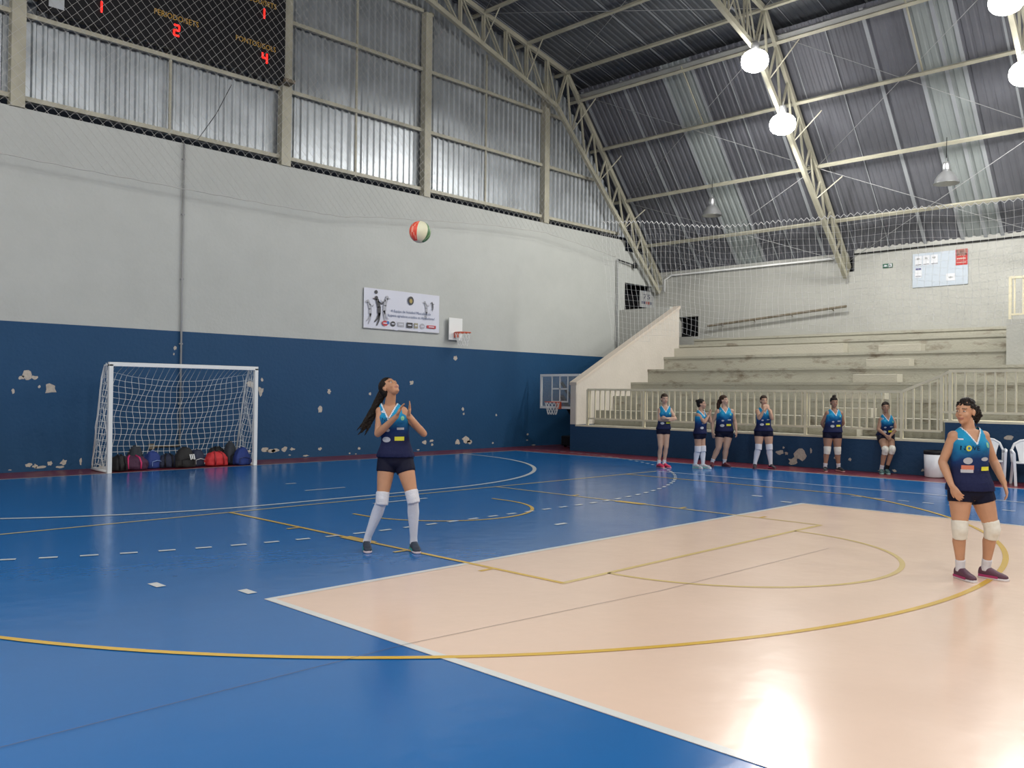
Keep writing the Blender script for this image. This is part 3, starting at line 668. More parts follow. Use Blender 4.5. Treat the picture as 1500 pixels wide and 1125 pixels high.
# ---------------------------------------------------------------- goal with net
GL, GR, GH, GY = 6.52, 9.56, 2.08, 17.04
gl = tag(empty('goal', (8.04, GY, 0)), 'white steel goal with sagging net and sports bags inside', 'goal')
def goff(o): o.location = (-8.04, -GY, 0); return o
def gbox(name, *b): return goff(boxo(name, b, m_white, gl, .006))
gbox('post', GL-.04, GL+.04, GY-.04, GY+.04, 0, GH); gbox('post', GR-.04, GR+.04, GY-.04, GY+.04, 0, GH); gbox('crossbar', GL-.04, GR+.04, GY-.04, GY+.04, GH-.04, GH+.04)
for x, lab in ((GL, 'left'), (GR, 'right')):
    goff(tubeo('side_base', [(x, GY, .03), (x, GY+.85, .03)], .028, m_white, gl)); goff(tubeo('back_stay', [(x, GY, GH), (x, GY+.28, GH-.02), (x, GY+.42, GH-.25), (x, GY+.85, .03)], .02, m_white, gl))
goff(tubeo('back_base', [(GL, GY+.85, .03), (GR, GY+.85, .03)], .02, m_white, gl))
bm = bmesh.new(); nx_, nz_ = 26, 17
def gp(i, k):
    u = i/nx_; t = k/nz_; z = GH*(1-t); x = GL+(GR-GL)*u
    y = GY+.30+.5*t+.0; sag = .22*math.sin(PI*u)*math.sin(PI*min(1, t*1.1)); z2 = z-.16*math.sin(PI*u)*(1-t)*1.2+.0
    if k == 0: y = GY+.03; z2 = GH-.02
    return Vector((x+.03*math.sin(k*1.1+i*.7)+.05*(u-.5)*math.sin(PI*t), y+sag*.6+.02*math.sin(i*1.3+k), max(.06, z2)))
G = [[gp(i, k) for k in range(nz_+1)] for i in range(nx_+1)]
for i in range(nx_+1):
    for k in range(nz_): bar(bm, G[i][k], G[i][k+1], .0058, .0058, (0, 1, 0))
for i in range(nx_):
    for k in range(1, nz_+1): bar(bm, G[i][k], G[i+1][k], .0058, .0058, (0, 1, 0))
for side, x in ((0, GL), (1, GR)):
    S = []
    for j in range(8):
        t = j/7; col = []
        for k in range(18):
            q = k/17; z = GH*(1-q)+.03; yb = .05+(.30+.5*q-.05)*t
            col.append(Vector((x+(.03*math.sin(k+j) if 0 < j < 7 else 0)+.03, GY+yb, max(.05, z*(1 if j else 1)-.05*math.sin(PI*t)))))
        S.append(col)
    for j in range(8):
        for a, b in zip(S[j], S[j][1:]): bar(bm, a, b, .006 if j else .006, .006)
    for j in range(7):
        for a, b in zip(S[j], S[j+1]): bar(bm, a, b, .006, .006)
tag(goff(finish('net', bm, m_net, gl)), kind='stuff')

# ---------------------------------------------------------------- small hoop on the goal wall
hp = tag(empty('wall_hoop', (16.32, 18.28, 3.2)), 'small white backboard with orange hoop fixed to the goal wall beside the banner', 'basketball hoop')
boxo('backboard', (-.24, .26, -.12, -.09, -.12, .50), m_white, hp, .005)
boxo('mount', (-.1, .1, -.09, .0, .0, .3), m_pipe, hp); boxo('rim_bracket', (-.06, .06, -.20, -.12, -.05, .10), m_orange, hp, .005)
def ring(c, r, m, parent, rr=.012): 
    return tubeo('rim', [(c[0]+r*math.cos(2*PI*i/24), c[1]+r*math.sin(2*PI*i/24), c[2]) for i in range(24)], rr, m, parent, 6, True)
def hoopnet(c, r, h, parent, n=12):
    bm = bmesh.new(); L = []
    for k in range(5):
        t = k/4; rr = r*(1-.42*t); L.append([Vector((c[0]+rr*math.cos(2*PI*(i+.5*(k % 2))/n), c[1]+rr*math.sin(2*PI*(i+.5*(k % 2))/n), c[2]-h*t)) for i in range(n)])
    for k in range(4):
        for i in range(n):
            j = (i+(1 if k % 2 else -1)) % n; bar(bm, L[k][i], L[k+1][i], .007); bar(bm, L[k][i], L[k+1][j], .007)
    return finish('hoop_net', bm, m_net, parent)
ring((0, -.42, .08), .22, m_orange, hp, .016); hoopnet((0, -.42, .07), .22, .36, hp)
# portable backboard stored in the stair passage
pb = tag(empty('portable_backboard', (19.5, 17.02, 0)), 'lowered basketball backboard with white frame and orange rim beside the parapet', 'basketball hoop')
for nm, b in (('frame_bar', (-.03, .01, -.76, -.70, 1.17, 2.20)), ('frame_bar', (-.03, .01, .73, .79, 1.17, 2.20)), ('frame_bar', (-.03, .01, -.70, .73, 2.13, 2.20)), ('frame_bar', (-.03, .01, -.70, .73, 1.17, 1.24))): boxo(nm, b, m_white, pb)
boxo('acrylic_panel', (-.012, -.006, -.70, .73, 1.24, 2.13), m_glass, pb)
for b in ((-.02, -.013, -.32, -.28, 1.36, 2.13), (-.02, -.013, .30, .34, 1.36, 2.13), (-.02, -.013, -.28, .30, 1.74, 1.78), (-.02, -.013, -.28, .30, 1.36, 1.40), (-.02, -.013, -.01, .03, 1.40, 2.13)): boxo('target_stripe', b, m_white, pb)
boxo('rim_bracket', (-.13, -.03, -.08, .08, 1.16, 1.38), m_orange, pb, .01); ring((-.36, 0, 1.37), .22, m_orange, pb, .012); hoopnet((-.36, 0, 1.36), .22, .36, pb)
bm = bmesh.new(); bar(bm, (.05, 0, 1.55), (.95, 0, .55), .10, .10); bar(bm, (.05, 0, 1.95), (1.05, 0, .9), .07, .07); bar(bm, (1.0, 0, .3), (1.0, 0, 1.1), .14, .14, (1, 0, 0)); finish('support_arm', bm, m_black, pb)
boxo('base', (.5, 1.7, -.4, .4, .05, .34), m_black, pb, .02)
for a in (.65, 1.55):
    for b_ in (-.35, .35):
        bm = bmesh.new(); tube(bm, [(a, b_-.02, .05), (a, b_+.02, .05)], .05, 12); finish('caster', bm, m_black, pb)

# ---------------------------------------------------------------- banner
bn = tag(empty('banner', (14.52, 18.27, 3.76)), 'white printed thank-you banner with player silhouettes on the goal wall', 'banner')
ban = mat('white_vinyl', (.60, .62, .70), .45)
bm = bmesh.new()
nxb, nzb = 24, 8; V = [[bm.verts.new((-1.27+2.54*i/nxb, -.012-.012*math.sin(i*.8)*(.3+abs(k/nzb-.5)), -.51+1.03*k/nzb-(.015 if k == 0 and i % 7 == 3 else 0))) for k in range(nzb+1)] for i in range(nxb+1)]
for i in range(nxb):
    for k in range(nzb): bm.faces.new((V[i][k], V[i+1][k], V[i+1][k+1], V[i][k+1]))
finish('sheet', bm, ban, bn, True)
boxo('hem_bar', (-1.29, 1.29, -.02, 0, -.525, -.505), m_pipe, bn)
ink1 = mat('navy_print', (.03, .07, .18), .6); ink2 = mat('charcoal_print', (.05, .05, .055), .6); ink3 = mat('light_grey_print', (.38, .39, .43), .6)
def figure(name, pts, m, d=-.032):
    bm = bmesh.new(); poly_prism(bm, pts, 'y', d-.001, d); return finish(name, bm, m, bn)
text_plane('lettering', 'A Equipe de Voleibol Masculino de', .1, (.27, -.034, -.02), (1, 0, 0), (0, 0, 1), ink1, bn, width=1.36)
text_plane('lettering', 'Itupeva agradece a todos os Apoiadores!', .1, (.29, -.034, -.14), (1, 0, 0), (0, 0, 1), ink1, bn, width=1.6)
def limb(bm, a, b, w1, w2, d):
    a = Vector(a); b = Vector(b); dd = (b-a).normalized(); s = Vector((-dd.y, dd.x))
    P = [a+s*w1/2, a-s*w1/2, b-s*w2/2, b+s*w2/2]; poly_prism(bm, [tuple(p) for p in P], 'y', d-.001, d)
def disc(bm, c, r, d, n=14, rz=None): poly_prism(bm, [(c[0]+r*math.cos(2*PI*i/n), c[1]+(rz or r)*math.sin(2*PI*i/n)) for i in range(n)], 'y', d-.001, d)
def player(name, x, z, s, m, d, fl=1):
    bm = bmesh.new(); f = lambda u, v: (x+u*s*fl, z+v*s)
    disc(bm, f(-.10, .30), .055*s, d); limb(bm, f(-.08, .26), f(.0, .02), .11*s, .12*s, d); limb(bm, f(.0, .04), f(.0, -.16), .12*s, .12*s, d)
    limb(bm, f(-.09, .24), f(-.22, .27), .05*s, .03*s, d); limb(bm, f(-.04, .2), f(.10, .12), .05*s, .03*s, d); limb(bm, f(.10, .12), f(.16, .20), .035*s, .02*s, d)
    limb(bm, f(.02, -.14), f(-.06, -.32), .08*s, .05*s, d); limb(bm, f(-.06, -.32), f(-.16, -.42), .05*s, .03*s, d)
    limb(bm, f(.02, -.14), f(-.0, -.36), .08*s, .05*s, d); limb(bm, f(-.0, -.36), f(-.08, -.52), .05*s, .03*s, d)
    finish(name, bm, m, bn)
player('player_silhouette', -.80, .02, .88, ink2, -.036); player('pale_silhouette', -.62, .08, .80, ink3, -.033, -1); player('pale_silhouette', -1.08, -.04, .72, ink3, -.033); player('pale_silhouette', .80, .12, .6, ink3, -.031)
bm = bmesh.new(); disc(bm, (-.90, .43), .05, -.036); finish('ball_print', bm, ink2, bn)
player('player_silhouette', 1.02, .22, .3, ink2, -.036)
bm = bmesh.new(); disc(bm, (.25, .30), .10, -.034, 20, .115); finish('round_crest', bm, ink2, bn)
bm = bmesh.new(); disc(bm, (.25, .29), .055, -.036, 6, .065); finish('crest_shield', bm, mat('gold_print', (.35, .27, .08), .6), bn)
for x, w_, h, m, kind in ((-.60, .2, .14, mat('red_print2', (.45, .04, .05), .6), 'd'), (-.34, .16, .14, ink2, 'd'), (-.08, .22, .12, ink3, 'b'), (.22, .2, .14, ink2, 'b'), (.44, .13, .14, mat('olive_print', (.30, .28, .20), .6), 'b'), (.66, .17, .15, ink3, 'd'), (.98, .32, .08, mat('red_print2', (.45, .04, .05), .6), 'b')):
    bm = bmesh.new(); z = -.36
    if kind == 'd': disc(bm, (x, z), w_/2, -.034, 16, h/2)
    else: poly_prism(bm, [(x-w_/2, z-h/2), (x+w_/2, z-h/2), (x+w_/2, z+h/2), (x-w_/2, z+h/2)], 'y', -.035, -.034)
    finish('sponsor_logo', bm, m, bn)
    bm = bmesh.new(); poly_prism(bm, [(x-w_*.3, z-.012), (x+w_*.3, z-.012), (x+w_*.3, z+.015), (x-w_*.3, z+.015)], 'y', -.038, -.037); finish('logo_bar', bm, ban, bn)
bm = bmesh.new(); disc(bm, (-.51, -.34), .045, -.0365); finish('sponsor_logo', bm, mat('blue_print', (.05, .15, .4), .6), bn)

# ---------------------------------------------------------------- ball in the air
bl = empty('volleyball', (5.53, 6.70, 3.205)); tag(bl, 'volleyball in the air with red, cream and green panels', 'ball')
bm = bmesh.new(); bmesh.ops.create_uvsphere(bm, u_segments=48, v_segments=32, radius=.108)
R_ = Matrix.Rotation(.5, 3, 'X') @ Matrix.Rotation(.25, 3, 'Y')
for f in bm.faces:
    c = f.calc_center_median().normalized(); ph = (math.atan2(c.y, c.x)/(2*PI)*6) % 6; band = int(ph); fr = ph-band
    seam = fr < .05 or fr > .95
    cr = abs(abs(fr-.5)-abs(c.z)*.45) < .05
    f.material_index = (0 if band % 2 == 0 else (1 if band in (1,) else 2)) if not seam else 0
    if band % 2 and cr and abs(c.z) < .85: f.material_index = 3 if band == 1 else 4
    if abs(c.z) > .93: f.material_index = 0
bmesh.ops.transform(bm, matrix=(Matrix.Rotation(math.radians(20), 3, 'Y') @ Matrix.Rotation(math.radians(95), 3, 'Z') @ Matrix.Rotation(math.radians(-12), 3, 'X')).to_4x4(), verts=bm.verts)
finish('ball_panels', bm, [mat('cream_leather', (.68, .68, .50), .5), mat('red_leather', (.72, .07, .035), .5), mat('green_leather', (.05, .16, .06), .5), mat('pink_stripe', (.80, .30, .22), .5), mat('pale_green_stripe', (.25, .38, .2), .5)], bl, True)

# ---------------------------------------------------------------- white plastic chairs and bin
def make_chair():
    r = empty('plastic_chair'); W = .26
    bm = bmesh.new(); box(bm, -.24, .24, -.25, .22, .41, .435); bmesh.ops.bevel(bm, geom=[e for e in bm.edges], offset=.02, segments=2, affect='EDGES'); finish('seat', bm, m_plast, r, True)
    # arched back with open side slots
    bm = bmesh.new(); pts = [(-.25, .20, .42), (-.26, .25, .62), (-.20, .28, .76), (-.10, .295, .82), (0, .30, .835), (.10, .295, .82), (.20, .28, .76), (.26, .25, .62), (.25, .20, .42)]
    tube(bm, pts, .022, 8); finish('back_hoop', bm, m_plast, r, True)
    bm = bmesh.new(); poly = [(-.13, .43), (.13, .43), (.15, .60), (.19, .74), (.10, .81), (0, .825), (-.10, .81), (-.19, .74), (-.15, .60)]
    A = [bm.verts.new((x, .20+.10*(z-.43)/.4+.0, z)) for x, z in poly]; B = [bm.verts.new((x, .215+.10*(z-.43)/.4, z)) for x, z in poly]
    bm.faces.new(A); bm.faces.new(B[::-1]); [bm.faces.new((A[i], B[i], B[(i+1) % 9], A[(i+1) % 9])) for i in range(9)]; finish('back_panel', bm, m_plast, r)
    for s in (-1, 1):
        bm = bmesh.new(); tube(bm, [(s*.255, .235, .60), (s*.285, .05, .645), (s*.29, -.15, .64), (s*.275, -.24, .60)], .024, 8); finish('armrest', bm, m_plast, r, True)
        bm = bmesh.new(); bar(bm, (s*.275, -.24, .60), (s*.25, -.27, 0), .045, .035, (0, 1, 0)); finish('leg', bm, m_plast, r)
        bm = bmesh.new(); bar(bm, (s*.235, .20, .43), (s*.26, .29, 0), .045, .035, (0, 1, 0)); finish('leg', bm, m_plast, r)
    return r
ch = make_chair(); ch.location = (18.45, 5.15, .0); ch.rotation_euler = (0, 0, math.radians(-72))
tag(ch, 'white plastic armchair half hidden behind the right-hand player', 'chair', 'white plastic chairs along the blue wall')
c2 = copy_tree(ch); c2.location = (18.45, 4.46, .0); c2.rotation_euler = (0, 0, math.radians(-68)); tag(c2, 'white plastic armchair cut off by the right edge of the picture', 'chair', 'white plastic chairs along the blue wall')
tb = tag(empty('waste_bin', (18.72, 6.22, 0)), 'white round bin with a black liner against the blue wall', 'bin')
bm = bmesh.new(); lathe(bm, [(0, 0.003), (.17, 0.003), (.19, .03), (.205, .5), (.19, .5), (.185, .1), (0, .08)], 24); finish('bin_body', bm, m_plast, tb, True)
bm = bmesh.new(); lathe(bm, [(.207, .47), (.214, .50), (.21, .545), (.19, .55), (.18, .48)], 24); finish('bin_liner', bm, m_black, tb, True)

# ---------------------------------------------------------------- sports bags in the goal
def bag(x, y, L, D, H, rz, body, label, kind='duffel', accent=None, seed=0, top=1.0):
    r = tag(empty('sports_bag', (x, y, 0), rz), label, 'bag')
    bm = bmesh.new(); bmesh.ops.create_cube(bm, size=1); bmesh.ops.subdivide_edges(bm, edges=list(bm.edges), cuts=9, use_grid_fill=True)
    rnd = Vector((seed*3.1, seed*1.7, 0))
    for v in bm.verts:
        c = v.co*2; s = Vector((c.x*math.sqrt(max(0, 1-c.y**2/2-c.z**2/2+c.y**2*c.z**2/3)), c.y*math.sqrt(max(0, 1-c.z**2/2-c.x**2/2+c.z**2*c.x**2/3)), c.z*math.sqrt(max(0, 1-c.x**2/2-c.y**2/2+c.x**2*c.y**2/3))))
        q = c.lerp(s, .62)*.56
        nz = noise.noise(q*3.2+rnd)*.13+noise.noise(q*8+rnd)*.04
        q *= (1+nz); tz = q.z+.5
        taper = 1-(.45 if kind == 'pack' else .28)*max(0, tz)**1.5*top
        v.co = Vector((q.x*L*taper, q.y*D*taper, max(.004, (tz)*H)))
    finish('bag_body', bm, mat(body[0], body[1], .75, bump=.3, bump_scale=25), r, True)
    am = mat(accent[0], accent[1], .6) if accent else m_black
    if kind == 'duffel':
        for sx in (-.2, .2):
            bm = bmesh.new(); tube(bm, [(sx*L, -D*.54, H*.12), (sx*L*1.05, -D*.54, H*.55), (sx*L*.9, -D*.34, H*.92), (sx*L*.5, -.02, H*1.08)], .017, 6); finish('strap', bm, am, r, True)
        bm = bmesh.new(); tube(bm, [(-L*.36, 0, H*.93), (0, 0, H*1.0), (L*.36, 0, H*.93)], .008, 6); finish('zip', bm, am, r)
    else:
        bm = bmesh.new(); tube(bm, [(-.04, 0, H*.93), (-.03, 0, H*1.06), (.03, 0, H*1.06), (.04, 0, H*.93)], .009, 6); finish('carry_loop', bm, am, r)
        bm = bmesh.new(); tube(bm, [(-L*.28, -D*.53, H*.16), (-L*.30, -D*.56, H*.42), (0, -D*.57, H*.50), (L*.30, -D*.56, H*.42), (L*.28, -D*.53, H*.16)], .008, 6); finish('pocket_zip', bm, am, r)
    return r
BK = ('black_nylon', (.012, .012, .013)); NV = ('navy_nylon', (.012, .018, .045)); BU = ('blue_nylon', (.015, .04, .20)); PL = ('plum_nylon', (.06, .018, .05)); RD = ('red_nylon', (.55, .03, .035)); GY_ = ('charcoal_nylon', (.02, .026, .035))
bag(6.84, 17.40, .28, .3, .30, .1, BK, 'small black bag beside the left goal post', 'duffel', None, 1)
bag(7.14, 17.50, .60, .32, .27, -.1, PL, 'plum duffel bag with bright pink straps', 'duffel', ('pink_webbing', (.6, .03, .15)), 2)
bag(7.32, 17.80, .34, .26, .44, .3, GY_, 'charcoal bag standing behind the plum duffel', 'pack', None, 3)
bag(7.60, 17.62, .36, .28, .34, .2, BU, 'blue backpack with pale straps between the charcoal and navy bags', 'pack', ('pale_blue_webbing', (.2, .3, .55)), 4)
bag(7.88, 17.55, .36, .26, .27, -.2, NV, 'flat navy bag left of the black striped bag', 'duffel', None, 5)
b6 = bag(8.18, 17.42, .42, .30, .40, 0, BK, 'tall black bag with three white stripes', 'pack', None, 6)
for k in range(3):
    bm = bmesh.new(); bar(bm, (.06+.045*k, -.178+.012*k, .17), (.04+.045*k, -.162+.012*k, .28), .022, .004, (0, 1, 0)); finish('white_stripe', bm, m_white, b6)
b7 = bag(8.50, 17.55, .36, .28, .34, .1, NV, 'dark navy bag with a white flash beside the red duffel', 'pack', ('white_webbing', (.6, .6, .6)), 7)
bag(8.86, 17.40, .48, .30, .29, .05, RD, 'bright red duffel bag', 'duffel', ('dark_red_webbing', (.3, .015, .02)), 8)
bag(9.04, 17.72, .40, .28, .36, -.1, BK, 'black bag right behind the red duffel', 'duffel', None, 9)
bag(9.22, 17.48, .26, .24, .48, .2, GY_, 'upright charcoal backpack between the red duffel and blue backpack', 'pack', None, 10)
bag(9.40, 17.30, .36, .30, .36, -.1, BU, 'blue backpack beside the right goal post', 'pack', ('navy_webbing', (.02, .03, .1)), 11)

# ================================================================ people
EX = Vector((math.cos(YAW), -math.sin(YAW), 0)); 
def V3(*a): return Vector(a)
class Shell:
    """collects closed tapered volumes and grows one continuous skin over them"""
    def __init__(s): s.bm = bmesh.new()
    def ell(s, c, r, ax=None, n=14):
        g = bmesh.ops.create_uvsphere(s.bm, u_segments=n, v_segments=n-4, radius=1)
        M_ = Matrix.Diagonal((*r, 1)) if not isinstance(r, (int, float)) else Matrix.Scale(r, 4)
        A = ax.to_4x4() if ax else Matrix.Identity(4)
        bmesh.ops.transform(s.bm, matrix=Matrix.Translation(c) @ A @ M_, verts=g['verts'])
    def loft(s, rings, n=20, cap=True):
        """rings: (centre, lateral, depth, rx, ry, power)"""
        prev = None; first = None
        for c, l, d, rx, ry, pw in rings:
            cur = []
            for j in range(n):
                a = 2*PI*j/n; ca, sa = math.cos(a), math.sin(a)
                cur.append(s.bm.verts.new(c+l*(rx*math.copysign(abs(ca)**pw, ca))+d*(ry*math.copysign(abs(sa)**pw, sa))))
            if prev:
                for j in range(n): s.bm.faces.new((prev[j], prev[(j+1) % n], cur[(j+1) % n], cur[j]))
            else: first = cur
            prev = cur
        if cap: s.bm.faces.new(first[::-1]); s.bm.faces.new(prev)
    def chain(s, pts, rs, n=14, flat=1.0, side=None, round_=True):
        pts = [Vector(p) for p in pts]; rings = []; ref = side
        ext = []
        d0 = (pts[1]-pts[0]).normalized(); d1 = (pts[-1]-pts[-2]).normalized()
        if round_:
            P = [(pts[0]-d0*rs[0]*.92, rs[0]*.35), (pts[0]-d0*rs[0]*.6, rs[0]*.78)]+list(zip(pts, rs))+[(pts[-1]+d1*rs[-1]*.6, rs[-1]*.78), (pts[-1]+d1*rs[-1]*.92, rs[-1]*.35)]
        else: P = list(zip(pts, rs))
        k = len(P)
        for i, (p, r) in enumerate(P):
            d = (P[min(i+1, k-1)][0]-P[max(i-1, 0)][0]).normalized()
            if ref is None: ref = V3(0, 1, 0) if abs(d.y) < .9 else V3(1, 0, 0)
            t = (ref-d*ref.dot(d)).normalized(); sd = d.cross(t); ref = t
            rings.append((p, sd, t, r, r*flat, 1.0))
        s.loft(rings, n)
    def build(s, name, mats, parent, voxel=.007, smooth=4, mask=None, fac=.5):
        me = bpy.data.meshes.new(name); bmesh.ops.recalc_face_normals(s.bm, faces=s.bm.faces); s.bm.to_mesh(me); s.bm.free()
        o = bpy.data.objects.new(name, me); COL.objects.link(o)
        m = o.modifiers.new('r', 'REMESH'); m.mode = 'VOXEL'; m.voxel_size = voxel; m.adaptivity = 0
        if smooth: q = o.modifiers.new('s', 'SMOOTH'); q.factor = fac; q.iterations = smooth
        dg = bpy.context.evaluated_depsgraph_get(); me2 = bpy.data.meshes.new_from_object(o.evaluated_get(dg))
        o.modifiers.clear(); o.data = me2; me2.name = name; bpy.data.meshes.remove(me)
        me2.materials.clear()
        for mm in (mats if isinstance(mats, (list, tuple)) else [mats]): me2.materials.append(mm)
        me2.polygons.foreach_set('use_smooth', [True]*len(me2.polygons))
        o.parent = parent
        return o
def cut(o, fn, assign=None):
    """drop faces where fn(centre) is true; give others a material from assign(centre)"""
    bm = bmesh.new(); bm.from_mesh(o.data)
    if assign:
        for f in bm.faces:
            k = assign(f.calc_center_median(), f.normal)
            if k is not None: f.material_index = k
    if fn:
        dead = [f for f in bm.faces if fn(f.calc_center_median())]
        bmesh.ops.delete(bm, geom=dead, context='FACES')
    bm.to_mesh(o.data); bm.free()

def jersey_mat(z0, z1):
    nm = 'jersey_%d_%d' % (z0*1000, z1*1000)
    if nm in MATS: return MATS[nm]
    m = mat(nm, (0.02, 0.24, 0.46), 0.7, bump=0.45, bump_scale=11, spec=0.12); nt = m.node_tree; N = nt.nodes; L = nt.links; b = N['Principled BSDF']
    tc = N.new('ShaderNodeTexCoord'); s = N.new('ShaderNodeSeparateXYZ'); L.new(tc.outputs['Object'], s.inputs[0])
    n = N.new('ShaderNodeTexNoise'); n.inputs['Scale'].default_value = 7; n.inputs['Detail'].default_value = 5; L.new(tc.outputs['Object'], n.inputs['Vector'])
    ad = N.new('ShaderNodeMath'); ad.operation = 'MULTIPLY_ADD'; ad.inputs[1].default_value = 0.16; L.new(n.outputs['Fac'], ad.inputs[0]); L.new(s.outputs[2], ad.inputs[2])
    r = N.new('ShaderNodeMapRange'); r.inputs[1].default_value = z0+.08; r.inputs[2].default_value = z1+.08; L.new(ad.outputs[0], r.inputs[0])
    cr = N.new('ShaderNodeValToRGB'); e = cr.color_ramp.elements
    e[0].position = 0; e[0].color = (.012, .016, .055, 1); e[1].position = 1; e[1].color = (.018, .26, .47, 1)
    x = e.new(.38); x.color = (.010, .035, .13, 1); x = e.new(.68); x.color = (.012, .13, .30, 1)
    L.new(r.outputs[0], cr.inputs[0]); L.new(cr.outputs[0], b.inputs['Base Color'])
    return m
m_trim = mat('white_trim', (.62, .66, .72), .6); m_short = mat('navy_lycra', (.007, .008, .022), .6, spec=0.12); m_sock = mat('white_sock', (.60, .61, .66), .8, bump=.3, bump_scale=60)
m_pad = mat('cream_knee_pad', (.66, .65, .58), .75, bump=.3, bump_scale=30); m_lip = mat('lip_skin', (.34, .14, .10), .5); m_eye = mat('eye_white', (.55, .53, .50), .3); m_iris = mat('dark_iris', (.02, .012, .01), .2)
m_yel = mat('yellow_print', (.62, .60, .03), .6); m_grey = mat('pale_print_cloth', (.40, .42, .46), .6); m_oran = mat('orange_print', (.55, .17, .10), .6); m_tealp = mat('green_print', (.16, .42, .25), .6)
def skin_mat(nm, c): return mat('skin_'+nm, c, .55, noise_amt=.12, noise_scale=9)
def hair_mat(nm, c): return mat('hair_'+nm, c, .5, noise_amt=.5, noise_scale=25, bump=.8, bump_scale=55, spec=0.15)

